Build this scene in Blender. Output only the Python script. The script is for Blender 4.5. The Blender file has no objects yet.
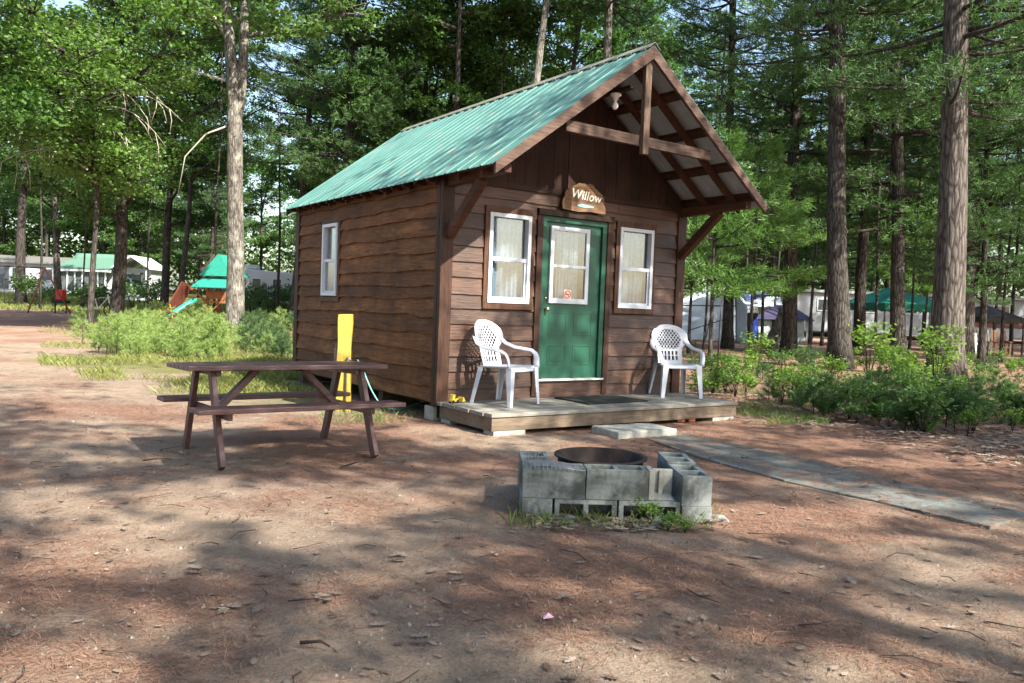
import bpy, math, random
import numpy as np
from mathutils import Vector, Matrix, noise as mnoise
R = math.radians
rnd = random.Random(7)
rng = np.random.default_rng(11)
scene = bpy.context.scene
col = scene.collection

# ------------------------------------------------------------------ camera
F_PX, CX, CY, CH = 820.0, 512.0, 341.5, 1.3
roll = math.atan(.0385)
pitch = -math.atan(34.5*math.cos(roll)/F_PX)
fw = np.array([0, math.cos(pitch), math.sin(pitch)])
r0 = np.array([1., 0, 0]); u0 = np.cross(r0, fw)
CR = r0*math.cos(roll)+u0*math.sin(roll); CU = -r0*math.sin(roll)+u0*math.cos(roll)
CPOS = np.array([0, 0, CH])
def ray(x, y): return fw*F_PX+CR*(x-CX)-CU*(y-CY)
def at(x, y, z=0.0):
    d = ray(x, y); return CPOS+d*((z-CH)/d[2])
def aty(x, y, Y):
    d = ray(x, y); return CPOS+d*Y/d[1]
def proj(P):
    P = np.asarray(P, float)-CPOS
    z = P@fw; z = np.where(np.abs(z) < 1e-3, 1e-3, z)
    return CX+F_PX*(P@CR)/z, CY-F_PX*(P@CU)/z, z
cam = bpy.data.cameras.new('camera'); camo = bpy.data.objects.new('camera', cam); col.objects.link(camo)
cam.sensor_width = 36; cam.lens = F_PX/1024*36; cam.clip_start = .05; cam.clip_end = 3000
M = Matrix([[CR[0], CU[0], -fw[0], 0], [CR[1], CU[1], -fw[1], 0], [CR[2], CU[2], -fw[2], CH], [0, 0, 0, 1]])
camo.matrix_world = M
cam.dof.use_dof = False
scene.camera = camo

# ------------------------------------------------------------------ light
SUN = np.array([.522, -.530, .668]); SUN = SUN/np.linalg.norm(SUN)
w = bpy.data.worlds.new('World'); scene.world = w; w.use_nodes = True
nt = w.node_tree; bg = nt.nodes['Background']
sky = nt.nodes.new('ShaderNodeTexSky'); sky.sky_type = 'NISHITA'; sky.sun_disc = False
sky.sun_elevation = math.asin(SUN[2]); sky.sun_rotation = math.atan2(SUN[0], SUN[1])
sky.air_density = 1.2; sky.dust_density = 2.2; sky.ozone_density = 1.5
nt.links.new(sky.outputs[0], bg.inputs[0]); bg.inputs[1].default_value = .115
sl = bpy.data.lights.new('sun', 'SUN'); sl.energy = 4.9; sl.angle = R(.5); sl.color = (1, .93, .80)
so = bpy.data.objects.new('sun', sl); col.objects.link(so)
so.rotation_euler = Vector(tuple(SUN)).to_track_quat('Z', 'Y').to_euler(); so.location = (10, -10, 20)
scene.view_settings.view_transform = 'Standard'; scene.view_settings.look = 'None'
scene.view_settings.exposure = 1.65; scene.view_settings.gamma = 1
scene.render.engine = 'CYCLES'
cy = scene.cycles
cy.max_bounces = 6; cy.diffuse_bounces = 3; cy.glossy_bounces = 3; cy.transmission_bounces = 4; cy.transparent_max_bounces = 8
cy.use_denoising = True
cy.caustics_reflective = False; cy.caustics_refractive = False

# ------------------------------------------------------------------ materials
def mat(name, build):
    m = bpy.data.materials.new(name); m.use_nodes = True
    n = m.node_tree; n.nodes.clear()
    out = n.nodes.new('ShaderNodeOutputMaterial')
    build(n, out); return m
def N(n, t, **k):
    x = n.nodes.new(t)
    for a, b in k.items():
        if a in x.inputs.keys(): x.inputs[a].default_value = b
        else: setattr(x, a, b)
    return x
def noise_node(n, vec, scale, detail=4, rough=.6, distort=0):
    t = N(n, 'ShaderNodeTexNoise'); t.inputs['Scale'].default_value = scale; t.inputs['Detail'].default_value = detail
    t.inputs['Roughness'].default_value = rough; t.inputs['Distortion'].default_value = distort
    if vec is not None: n.links.new(vec, t.inputs['Vector'])
    return t.outputs['Fac']
def ramp(n, fac, stops):
    r = N(n, 'ShaderNodeValToRGB'); e = r.color_ramp.elements
    e[0].position, e[0].color = stops[0][0], (*stops[0][1], 1)
    e[1].position, e[1].color = stops[-1][0], (*stops[-1][1], 1)
    for p, c in stops[1:-1]:
        q = e.new(p); q.color = (*c, 1)
    n.links.new(fac, r.inputs[0]); return r.outputs[0]
def mulc(n, a, b, fac=1.0, mode='MULTIPLY'):
    x = N(n, 'ShaderNodeMix', data_type='RGBA', blend_type=mode)
    if isinstance(fac, float): x.inputs[0].default_value = fac
    else: n.links.new(fac, x.inputs[0])
    for i, v in ((6, a), (7, b)):
        if isinstance(v, tuple): x.inputs[i].default_value = (*v, 1)
        else: n.links.new(v, x.inputs[i])
    return x.outputs[2]
def coords(n, scale=(1, 1, 1), kind='Object'):
    tc = N(n, 'ShaderNodeTexCoord'); mp = N(n, 'ShaderNodeMapping'); mp.inputs['Scale'].default_value = scale
    n.links.new(tc.outputs[kind], mp.inputs[0]); return mp.outputs[0]
def tone_fac(n):
    a = N(n, 'ShaderNodeAttribute', attribute_name='tone'); return a.outputs['Fac']
def bump(n, h, strength, dist, bsdf):
    b = N(n, 'ShaderNodeBump'); b.inputs['Strength'].default_value = strength; b.inputs['Distance'].default_value = dist
    n.links.new(h, b.inputs['Height']); n.links.new(b.outputs[0], bsdf.inputs['Normal'])
def P(n, out, rough=.6, spec=.4, metal=0.0):
    b = N(n, 'ShaderNodeBsdfPrincipled'); b.inputs['Roughness'].default_value = rough
    b.inputs['Specular IOR Level'].default_value = spec; b.inputs['Metallic'].default_value = metal
    n.links.new(b.outputs[0], out.inputs[0]); return b

def wood(name, dark, light, axis='x', rough=.75, grain=1.0, patch=None, spec=.25):
    def f(n, out):
        b = P(n, out, rough, spec)
        s = {'x': (1.2, 14, 14), 'y': (14, 1.2, 14), 'z': (14, 14, 1.2)}[axis]
        v = coords(n, tuple(k*grain for k in s))
        g = noise_node(n, v, 3.0, 6, .65, .6)
        c = ramp(n, g, [(.3, dark), (.7, light)])
        big = noise_node(n, coords(n, (1, 1, 1)), 2.3, 4, .6)
        c = mulc(n, c, ramp(n, big, [(.3, (.62, .6, .6)), (.7, (1.25, 1.2, 1.15))]))
        if patch:
            pf = noise_node(n, coords(n, {'x': (.6, 2.2, 2.2), 'y': (2.2, .6, 2.2), 'z': (2.2, 2.2, .6)}[axis]), patch[1], 5, .7)
            rp = ramp(n, pf, [(patch[2], (0, 0, 0)), (patch[2]+.12, (1, 1, 1))])
            c = mulc(n, c, patch[0], rp, 'MIX')
        if name.startswith(('siding', 'front', 'gable')):
            ks = {'x': (1.0, 1.0, 2.6), 'y': (1.0, 1.0, 2.6), 'z': (2.6, 2.6, 1.0)}[axis]
            vo = N(n, 'ShaderNodeTexVoronoi'); vo.inputs['Scale'].default_value = 2.3; n.links.new(coords(n, ks), vo.inputs['Vector'])
            c = mulc(n, c, ramp(n, vo.outputs['Distance'], [(.03, (.25, .2, .2)), (.085, (1, 1, 1))]))
        c = mulc(n, c, tone_fac(n))
        n.links.new(c, b.inputs['Base Color'])
        bump(n, g, .8, .008, b)
    return mat(name, f)
def plain(name, c, rough=.5, spec=.4, metal=0.0, var=.12, scale=8.0, bmp=0.0, tone=False, dirt=None):
    def f(n, out):
        b = P(n, out, rough, spec, metal)
        g = noise_node(n, coords(n), scale, 5, .6)
        cc = ramp(n, g, [(.3, tuple(k*(1-var) for k in c)), (.7, tuple(min(1, k*(1+var)) for k in c))])
        if dirt:
            d = noise_node(n, coords(n), dirt[1], 6, .7)
            cc = mulc(n, cc, dirt[0], ramp(n, d, [(dirt[2], (0, 0, 0)), (dirt[2]+.15, (dirt[3],)*3)]), 'MIX')
        if tone: cc = mulc(n, cc, tone_fac(n))
        n.links.new(cc, b.inputs['Base Color'])
        if bmp: bump(n, g, .4, bmp, b)
    return mat(name, f)
def leafmat(name, a, b_, trans=.35, tint=(1.12, 1.32, .6)):
    def f(n, out):
        oi = N(n, 'ShaderNodeObjectInfo')
        add = N(n, 'ShaderNodeMath', operation='ADD'); mulr = N(n, 'ShaderNodeMath', operation='MULTIPLY')
        n.links.new(oi.outputs['Random'], mulr.inputs[0]); mulr.inputs[1].default_value = .35
        n.links.new(tone_fac(n), add.inputs[0]); n.links.new(mulr.outputs[0], add.inputs[1])
        c = ramp(n, add.outputs[0], [(.0, a), (1.2/1.4, b_)])
        d = N(n, 'ShaderNodeBsdfPrincipled'); d.inputs['Roughness'].default_value = .5; d.inputs['Specular IOR Level'].default_value = .3
        n.links.new(c, d.inputs['Base Color'])
        t = N(n, 'ShaderNodeBsdfTranslucent'); n.links.new(mulc(n, c, tint), t.inputs[0])
        m = N(n, 'ShaderNodeMixShader'); m.inputs[0].default_value = trans
        n.links.new(d.outputs[0], m.inputs[1]); n.links.new(t.outputs[0], m.inputs[2]); n.links.new(m.outputs[0], out.inputs[0])
    return mat(name, f)
def bark(name, dark, light, lich=None, sc=1.0):
    def f(n, out):
        b = P(n, out, .9, .15)
        v = coords(n, (9*sc, 9*sc, 1.6*sc))
        g = noise_node(n, v, 1.6, 8, .7, .4)
        vo = N(n, 'ShaderNodeTexVoronoi', feature='DISTANCE_TO_EDGE'); n.links.new(coords(n, (12*sc, 12*sc, 2.2*sc)), vo.inputs['Vector']); vo.inputs['Scale'].default_value = 1.3
        c = ramp(n, g, [(.33, dark), (.66, light)])
        c = mulc(n, c, ramp(n, vo.outputs['Distance'], [(0, (.35, .33, .33)), (.18, (1, 1, 1))]))
        if lich:
            l = noise_node(n, coords(n, (1, 1, .6)), 3.5, 6, .75)
            c = mulc(n, c, lich, ramp(n, l, [(.5, (0, 0, 0)), (.62, (.75, .75, .75))]), 'MIX')
        n.links.new(c, b.inputs['Base Color'])
        add = N(n, 'ShaderNodeMath', operation='ADD'); n.links.new(g, add.inputs[0]); n.links.new(vo.outputs['Distance'], add.inputs[1])
        bump(n, add.outputs[0], .9, .05, b)
    return mat(name, f)

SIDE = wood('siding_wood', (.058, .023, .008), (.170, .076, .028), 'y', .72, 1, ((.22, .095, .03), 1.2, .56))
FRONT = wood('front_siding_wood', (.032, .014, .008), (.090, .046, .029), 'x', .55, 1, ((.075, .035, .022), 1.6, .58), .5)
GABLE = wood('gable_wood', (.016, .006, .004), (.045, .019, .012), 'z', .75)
TRIMZ = wood('trim_wood_upright', (.024, .011, .007), (.068, .034, .022), 'z', .6)
TRIMX = wood('trim_wood_level', (.016, .007, .005), (.045, .02, .013), 'x', .7)
BEAMY = wood('beam_wood', (.036, .014, .007), (.095, .040, .020), 'y', .7)
FASC = wood('fascia_wood', (.050, .028, .021), (.145, .098, .078), 'x', .75, 1, ((.15, .08, .06), 2.5, .62))
WTRIM = wood('window_trim_wood', (.038, .017, .009), (.11, .055, .033), 'z', .6)
WEATH = wood('weathered_wood', (.042, .026, .02), (.125, .084, .066), 'x', .8, 1.4)
WEATHZ = wood('weathered_wood_upright', (.07, .044, .033), (.21, .15, .115), 'z', .8, 1.4)
DECK = wood('deck_wood', (.20, .19, .165), (.37, .35, .31), 'y', .75, 1.2, ((.17, .15, .12), 3, .6))
RIM = wood('deck_rim_wood', (.10, .08, .058), (.195, .155, .115), 'x', .8, 1)
TABLE = wood('table_stain', (.050, .022, .022), (.125, .064, .062), 'x', .42, 1, ((.045, .022, .022), 2.5, .6), .5)
TABLEZ = wood('table_leg_stain', (.055, .025, .024), (.13, .066, .063), 'z', .5, 1, ((.06, .03, .03), 2.5, .6), .5)
WHITE = plain('white_frame', (.56, .60, .66), .4, .4, var=.04)
CHAIR = plain('white_plastic', (.52, .55, .62), .42, .4, var=.06, dirt=((.45, .43, .42), 5, .62, .35))
DOOR = plain('green_door_paint', (.010, .074, .044), .42, .45, var=.10, scale=3)
DOORF = plain('green_jamb_paint', (.009, .062, .037), .5, .4, var=.15)
BRASS = plain('brass', (.65, .48, .2), .3, .5, 1.0, .05)
CURT = plain('curtain_cloth', (.20, .27, .36), .9, .1, var=.2, scale=30)
DARK = plain('dark_interior', (.02, .018, .016), .9, .1)
BLACK = plain('black_rubber', (.022, .027, .026), .8, .2, var=.3, scale=40, bmp=.004)
CONC = plain('cinder_block_concrete', (.205, .225, .218), .95, .1, var=.28, scale=16, bmp=.006, tone=True, dirt=((.05, .052, .045), 4.5, .46, .8))
PALEC = plain('pale_concrete', (.31, .31, .28), .95, .1, var=.25, scale=14, bmp=.004, dirt=((.2, .19, .16), 4, .55, .6))
SLAB = plain('path_concrete', (.125, .138, .130), .92, .12, var=.22, scale=14, bmp=.006, tone=True, dirt=((.19, .11, .075), 3.2, .50, .75))
IRON = plain('rusty_iron', (.028, .021, .019), .75, .3, .2, .4, 12, .002, dirt=((.085, .035, .02), 5, .55, .6))
WIRE = plain('galvanised_wire', (.33, .34, .34), .5, .4, .7)
YELLOW0 = plain('yellow_post_paint', (.66, .46, .03), .7, .3, var=.12, scale=6, bmp=.004, dirt=((.42, .27, .05), 7, .60, .5))
YELLOW = wood('yellow_post_wood', (.36, .27, .04), (.54, .44, .09), 'z', .75, 1.3, ((.24, .14, .03), 3, .55), .3)
GREY = plain('grey_pipe', (.20, .17, .16), .5, .4)
HOSE = plain('aqua_hose', (.22, .55, .50), .4, .4, var=.05)
TOYY = plain('toy_yellow', (.75, .52, .05), .4, .4, var=.06)
def roofm(n, out):
    b = P(n, out, .34, .5)
    g = noise_node(n, coords(n, (1, 1, 1)), 1.3, 6, .65)
    c = ramp(n, g, [(.3, (.060, .160, .142)), (.7, (.110, .245, .215))])
    st = noise_node(n, coords(n, (1.2, 16, 1.2)), 1.0, 4, .6)
    c = mulc(n, c, ramp(n, st, [(.3, (.8, .82, .85)), (.7, (1.18, 1.12, 1.1))]))
    d = noise_node(n, coords(n, (1.6, 2.6, 1.6)), 2.4, 7, .75)
    c = mulc(n, c, (.34, .20, .15), ramp(n, d, [(.575, (0, 0, 0)), (.68, (.7, .7, .7))]), 'MIX')
    n.links.new(c, b.inputs['Base Color'])
ROOF = mat('teal_roof_metal', roofm)
UNDER = plain('roof_underside', (.30, .32, .33), .6, .3, var=.1)
RIDGE = plain('ridge_trim', (.20, .20, .15), .5, .4, var=.2)
def glassm(n, out):
    g = N(n, 'ShaderNodeBsdfGlossy'); g.inputs['Roughness'].default_value = .03
    t = N(n, 'ShaderNodeBsdfTransparent'); t.inputs[0].default_value = (.93, .95, .95, 1)
    lw = N(n, 'ShaderNodeLayerWeight'); lw.inputs[0].default_value = .5
    pw = N(n, 'ShaderNodeMath', operation='POWER'); n.links.new(lw.outputs['Facing'], pw.inputs[0]); pw.inputs[1].default_value = 3.0
    ma = N(n, 'ShaderNodeMath', operation='MULTIPLY_ADD'); n.links.new(pw.outputs[0], ma.inputs[0]); ma.inputs[1].default_value = .6; ma.inputs[2].default_value = .13
    m = N(n, 'ShaderNodeMixShader'); n.links.new(ma.outputs[0], m.inputs[0])
    n.links.new(t.outputs[0], m.inputs[1]); n.links.new(g.outputs[0], m.inputs[2]); n.links.new(m.outputs[0], out.inputs[0])
GLASS = mat('window_glass', glassm)
LEAF_L = leafmat('leaf_light', (.034, .085, .026), (.110, .190, .058), .42)
LEAF_D = leafmat('leaf_dark', (.032, .085, .028), (.090, .175, .045), .42)
NEED = leafmat('pine_needles_green', (.034, .080, .030), (.088, .168, .058), .30, (1.1, 1.3, .7))
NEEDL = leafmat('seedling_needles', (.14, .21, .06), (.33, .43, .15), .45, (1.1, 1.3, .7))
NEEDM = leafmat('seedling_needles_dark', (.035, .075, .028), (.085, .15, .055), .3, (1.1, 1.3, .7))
SHRUBL = leafmat('shrub_leaf', (.07, .14, .025), (.17, .27, .06), .45)
GRASSM = leafmat('grass_blades', (.10, .15, .035), (.26, .27, .09), .35)
BARKG = bark('bark_grey', (.07, .063, .055), (.235, .215, .19), (.31, .31, .265))
BARKD = bark('bark_dark', (.035, .031, .028), (.12, .108, .097))
BARKP = bark('bark_pine', (.032, .028, .026), (.110, .096, .086), None, .8)
BARKB = bark('bark_big_pine', (.050, .044, .040), (.185, .162, .145), None, .7)
DEADB = plain('dead_branch', (.40, .37, .32), .9, .1, var=.2)

# ------------------------------------------------------------------ mesh builder
class MB:
    def __init__(s): s.v = []; s.f = []; s.t = []; s.m = []
    def add(s, vs, fs, tone=1.0, mi=0):
        o = len(s.v); s.v += [tuple(map(float, p)) for p in vs]
        for f in fs: s.f.append(tuple(i+o for i in f)); s.t.append(tone); s.m.append(mi)
    def hexa(s, c8, tone=1.0, mi=0):
        s.add(c8, [(0, 3, 2, 1), (4, 5, 6, 7), (0, 1, 5, 4), (1, 2, 6, 5), (2, 3, 7, 6), (3, 0, 4, 7)], tone, mi)
    def box(s, x0, x1, y0, y1, z0, z1, tone=1.0, mi=0):
        s.hexa([(x0, y0, z0), (x1, y0, z0), (x1, y1, z0), (x0, y1, z0), (x0, y0, z1), (x1, y0, z1), (x1, y1, z1), (x0, y1, z1)], tone, mi)
    def beam(s, p, q, wd, h, up=(0, 0, 1), tone=1.0, mi=0, w2=None, h2=None):
        p = np.array(p, float); q = np.array(q, float); d = q-p; d /= np.linalg.norm(d)
        a = np.cross(d, np.array(up, float)); a /= np.linalg.norm(a); b = np.cross(a, d)
        w2 = w2 or wd; h2 = h2 or h
        c = [p+a*i*wd/2+b*j*h/2 for i, j in ((-1, -1), (1, -1), (1, 1), (-1, 1))]+[q+a*i*w2/2+b*j*h2/2 for i, j in ((-1, -1), (1, -1), (1, 1), (-1, 1))]
        s.hexa(c, tone, mi)
    def tube(s, pts, rad, n=8, tone=1.0, mi=0, wob=0.0):
        pts = [np.array(p, float) for p in pts]; k = len(pts)
        rad = rad if hasattr(rad, '__len__') else [rad]*k
        vs = []; prev = None
        for i, p in enumerate(pts):
            d = pts[min(i+1, k-1)]-pts[max(i-1, 0)]; d = d/(np.linalg.norm(d)+1e-9)
            if prev is None:
                ref = np.array([0, 0, 1.]) if abs(d[2]) < .9 else np.array([1., 0, 0]); a = np.cross(d, ref)
            else: a = prev-d*(prev@d)
            a /= np.linalg.norm(a)+1e-9; prev = a; b = np.cross(d, a)
            for j in range(n):
                th = 2*math.pi*j/n
                rr = rad[i]*(1+(wob*mnoise.noise(Vector((math.cos(th)*1.5, math.sin(th)*1.5, i*.37+p[0]))) if wob else 0))
                vs.append(p+(a*math.cos(th)+b*math.sin(th))*rr)
        fs = [(i*n+j, i*n+(j+1) % n, (i+1)*n+(j+1) % n, (i+1)*n+j) for i in range(k-1) for j in range(n)]
        fs += [tuple(range(n))[::-1], tuple((k-1)*n+j for j in range(n))]
        s.add(vs, fs, tone, mi)
    def lathe(s, prof, c=(0, 0, 0), n=24, tone=1.0, mi=0):
        vs = []; k = len(prof)
        for r, z in prof:
            for j in range(n):
                th = 2*math.pi*j/n; vs.append((c[0]+r*math.cos(th), c[1]+r*math.sin(th), c[2]+z))
        s.add(vs, [(i*n+j, i*n+(j+1) % n, (i+1)*n+(j+1) % n, (i+1)*n+j) for i in range(k-1) for j in range(n)], tone, mi)
    def build(s, name, mats, parent=None, smooth=False, bevel=0, solid=0):
        me = bpy.data.meshes.new(name); me.from_pydata(s.v, [], s.f); me.update()
        if not isinstance(mats, (list, tuple)): mats = [mats]
        for m in mats: me.materials.append(m)
        me.polygons.foreach_set('material_index', s.m)
        if smooth: me.polygons.foreach_set('use_smooth', [True]*len(s.f))
        a = me.attributes.new('tone', 'FLOAT', 'FACE'); a.data.foreach_set('value', s.t)
        o = bpy.data.objects.new(name, me); col.objects.link(o)
        if parent: o.parent = parent
        if solid:
            md = o.modifiers.new('solid', 'SOLIDIFY'); md.thickness = solid; md.offset = 0
        if bevel:
            md = o.modifiers.new('bevel', 'BEVEL'); md.width = bevel; md.segments = 2; md.limit_method = 'ANGLE'
        return o
def nmesh(name, verts, k, tones, m, parent=None, link=True):
    """mesh of n polygons of k corners each from an (n,k,3) array"""
    n = len(verts); me = bpy.data.meshes.new(name)
    me.vertices.add(n*k); me.vertices.foreach_set('co', np.ascontiguousarray(verts, dtype=np.float32).ravel())
    me.loops.add(n*k); me.loops.foreach_set('vertex_index', np.arange(n*k, dtype=np.int32))
    me.polygons.add(n); me.polygons.foreach_set('loop_start', np.arange(0, n*k, k, dtype=np.int32))
    me.polygons.foreach_set('loop_total', np.full(n, k, dtype=np.int32))
    me.update(calc_edges=True)
    a = me.attributes.new('tone', 'FLOAT', 'FACE'); a.data.foreach_set('value', np.asarray(tones, dtype=np.float32))
    me.materials.append(m)
    o = bpy.data.objects.new(name, me); col.objects.link(o)
    if parent: o.parent = parent
    return o
def tag(o, label=None, cat=None, group=None, kind=None):
    if label: o['label'] = label
    if cat: o['category'] = cat
    if group: o['group'] = group
    if kind: o['kind'] = kind
    return o
def thing(name, label, cat, loc=(0, 0, 0), rz=0, group=None):
    o = bpy.data.objects.new(name, None); col.objects.link(o); o.empty_display_size = .2
    o.location = tuple(map(float, loc)); o.rotation_euler = (0, 0, rz)
    return tag(o, label, cat, group)
def dup(root, loc=None, rz=None, label=None, group=None, scale=None, name=None):
    r = root.copy(); col.objects.link(r)
    if loc is not None: r.location = tuple(map(float, loc))
    if rz is not None: r.rotation_euler = (0, 0, rz)
    if scale is not None: r.scale = (scale,)*3 if not hasattr(scale, '__len__') else scale
    if label: r['label'] = label
    if group: r['group'] = group
    for ch in list(root.children):
        c = ch.copy(); col.objects.link(c); c.parent = r
        for g in list(ch.children):
            d = g.copy(); col.objects.link(d); d.parent = c
    return r
def unit(a): return a/(np.linalg.norm(a, axis=-1, keepdims=True)+1e-9)
def leaves(cent, size, flat=.5, aspect=.75, r=rng, shape=4):
    n = len(cent); nor = r.normal(size=(n, 3)); nor[:, 2] = np.abs(nor[:, 2])+flat; nor = unit(nor)
    t = unit(np.cross(nor, r.normal(size=(n, 3)))); b = np.cross(nor, t)
    sz = (np.asarray(size)*r.uniform(.45, 1.5, n))[:, None]
    if shape == 4:
        co = [(-.5, 0), (0, -.5*aspect), (.5, 0), (0, .5*aspect)]
    else:
        co = [(-.5, 0), (-.15, -.5*aspect), (.25, -.36*aspect), (.55, 0), (.25, .36*aspect), (-.15, .5*aspect)]
    out = np.stack([cent+t*sz*x+b*sz*y for x, y in co], 1)
    if shape == 4: out[:, 1] -= nor*sz*.12; out[:, 3] -= nor*sz*.12
    return out
def needles(cent, dirs, L, W, r=rng):
    n = len(cent); d = unit(dirs); s = unit(np.cross(d, r.normal(size=(n, 3))))
    l = (np.asarray(L)*r.uniform(.7, 1.2, n))[:, None]
    return np.stack([cent-s*W/2, cent+s*W/2, cent+d*l+s*W*.3, cent+d*l-s*W*.3], 1)
def gz(x, y): return .016*mnoise.noise(Vector((x*.9, y*.9, 0)))+.010*mnoise.noise(Vector((x*2.7, y*2.7, 5)))
def zg(x, y):
    r = math.hypot(x, y); z = 0
    if y > 46: z += min(1.6, (y-46)*.028)
    return z

# ------------------------------------------------------------------ ground
def pnoise(x, y, sc, seed=0, octs=3):
    return mnoise.fractal(Vector((x*sc+seed*13.1, y*sc-seed*7.7, seed*3.3)), 1.0, 2.0, octs)
xs = np.concatenate([-np.geomspace(400, 18.3, 46), np.arange(-18, 15.01, .13), np.geomspace(15.3, 400, 46)])
ys = np.concatenate([[-120, -60, -30, -15, -8, -4, -2], np.arange(-1, 20, .11), np.geomspace(20.2, 420, 90)])
X, Y = np.meshgrid(xs, ys); nx, ny = len(xs), len(ys)
Z = np.zeros_like(X); ND = np.zeros_like(X); GR = np.zeros_like(X)
for j in range(ny):
    for i in range(nx):
        x, y = X[j, i], Y[j, i]
        near = -20 < x < 16 and -3 < y < 30
        z = zg(x, y)
        if near:
            z += gz(x, y)
            ND[j, i] = .60+.75*pnoise(x, y*1.25, .55, 1, 5)+.35*pnoise(x, y, 2.3, 2, 3)
            if y < 7 and x < 0: ND[j, i] -= .12
            if x > 1.2 and y > 6.8: ND[j, i] += .55
            if x < -2.6 and y > 7.5: ND[j, i] -= .30*max(0, min(1, (24-y)/8))
        else:
            z += .05*mnoise.noise(Vector((x*.12, y*.12, 0))); ND[j, i] = .62+.6*pnoise(x, y, .3, 1, 4)+(.2 if y < 48 else 0)
        g = 0
        if x < -2.2 and y > 9.2: g = .15+.7*pnoise(x, y, .45, 3, 4)+.45*max(0, min(1, (x+10)/4))*min(1, (y-9.2)/1.5); g *= max(0, min(1, (34-y)/12)); g *= 1 if x > -3.5 else max(0, min(1, (y-11.5)/3))
        if y > 48 and x < -8: g = .8+.4*pnoise(x, y, .1, 3, 3)
        if x > 3.2 and y > 10.2: g = .1+.5*pnoise(x, y, .35, 4, 3)
        Z[j, i] = z; GR[j, i] = g
me = bpy.data.meshes.new('ground')
V = np.stack([X, Y, Z], -1).reshape(-1, 3)
idx = np.arange(nx*ny).reshape(ny, nx)
Fq = np.stack([idx[:-1, :-1], idx[:-1, 1:], idx[1:, 1:], idx[1:, :-1]], -1).reshape(-1, 4)
me.vertices.add(len(V)); me.vertices.foreach_set('co', V.astype(np.float32).ravel())
me.loops.add(Fq.size); me.loops.foreach_set('vertex_index', Fq.astype(np.int32).ravel())
me.polygons.add(len(Fq)); me.polygons.foreach_set('loop_start', np.arange(0, Fq.size, 4, dtype=np.int32)); me.polygons.foreach_set('loop_total', np.full(len(Fq), 4, dtype=np.int32))
me.update(calc_edges=True); me.polygons.foreach_set('use_smooth', [True]*len(Fq))
for nm, arr in (('needle', ND), ('grass', GR)):
    a = me.attributes.new(nm, 'FLOAT', 'POINT'); a.data.foreach_set('value', np.clip(arr, 0, 1).astype(np.float32).ravel())
def groundm(n, out):
    b = P(n, out, .95, .12)
    v = coords(n)
    fine = noise_node(n, v, 60, 6, .75); mid = noise_node(n, v, 5, 6, .7); lrg = noise_node(n, v, .8, 5, .6)
    sand = ramp(n, fine, [(.25, (.215, .163, .124)), (.5, (.360, .285, .220)), (.75, (.49, .405, .32))])
    sand = mulc(n, sand, ramp(n, mid, [(.3, (.74, .72, .71)), (.7, (1.12, 1.1, 1.08))]))
    pn = noise_node(n, v, 95, 4, .8, 1.5)
    litter = ramp(n, pn, [(.3, (.120, .060, .042)), (.5, (.265, .145, .102)), (.68, (.40, .255, .19))])
    at_ = N(n, 'ShaderNodeAttribute', attribute_name='needle')
    m1 = N(n, 'ShaderNodeMath', operation='ADD'); n.links.new(at_.outputs['Fac'], m1.inputs[0])
    m2 = N(n, 'ShaderNodeMath', operation='MULTIPLY_ADD'); n.links.new(noise_node(n, v, 13, 7, .8), m2.inputs[0]); m2.inputs[1].default_value = 1.5; m2.inputs[2].default_value = -.75
    n.links.new(m2.outputs[0], m1.inputs[1])
    c = mulc(n, sand, litter, ramp(n, m1.outputs[0], [(.34, (.05, .05, .05)), (.80, (.85, .85, .85))]), 'MIX')
    ag = N(n, 'ShaderNodeAttribute', attribute_name='grass')
    gm = N(n, 'ShaderNodeMath', operation='MULTIPLY_ADD'); n.links.new(mid, gm.inputs[0]); gm.inputs[1].default_value = .9; gm.inputs[2].default_value = -.45
    ga = N(n, 'ShaderNodeMath', operation='ADD'); n.links.new(ag.outputs['Fac'], ga.inputs[0]); n.links.new(gm.outputs[0], ga.inputs[1])
    gcol = ramp(n, fine, [(.3, (.09, .115, .03)), (.7, (.24, .25, .085))])
    c = mulc(n, c, gcol, ramp(n, ga.outputs[0], [(.35, (0, 0, 0)), (.7, (.85, .85, .85))]), 'MIX')
    c = mulc(n, c, ramp(n, lrg, [(.3, (.86, .86, .88)), (.7, (1.1, 1.08, 1.05))]))
    n.links.new(c, b.inputs['Base Color'])
    h = N(n, 'ShaderNodeMath', operation='ADD'); n.links.new(fine, h.inputs[0]); n.links.new(mid, h.inputs[1])
    bump(n, h.outputs[0], 1.0, .035, b)
me.materials.append(mat('forest_floor', groundm))
go = bpy.data.objects.new('ground', me); col.objects.link(go); tag(go, kind='structure')
ND_I = lambda x, y: .58+.75*pnoise(x, y*1.25, .55, 1, 5)+.35*pnoise(x, y, 2.3, 2, 3)-(.12 if (y < 7 and x < 0) else 0)+(.55 if (x > 1.2 and y > 6.8) else 0)-(.35 if (x < -2.6 and y > 7.5) else 0)

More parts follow.
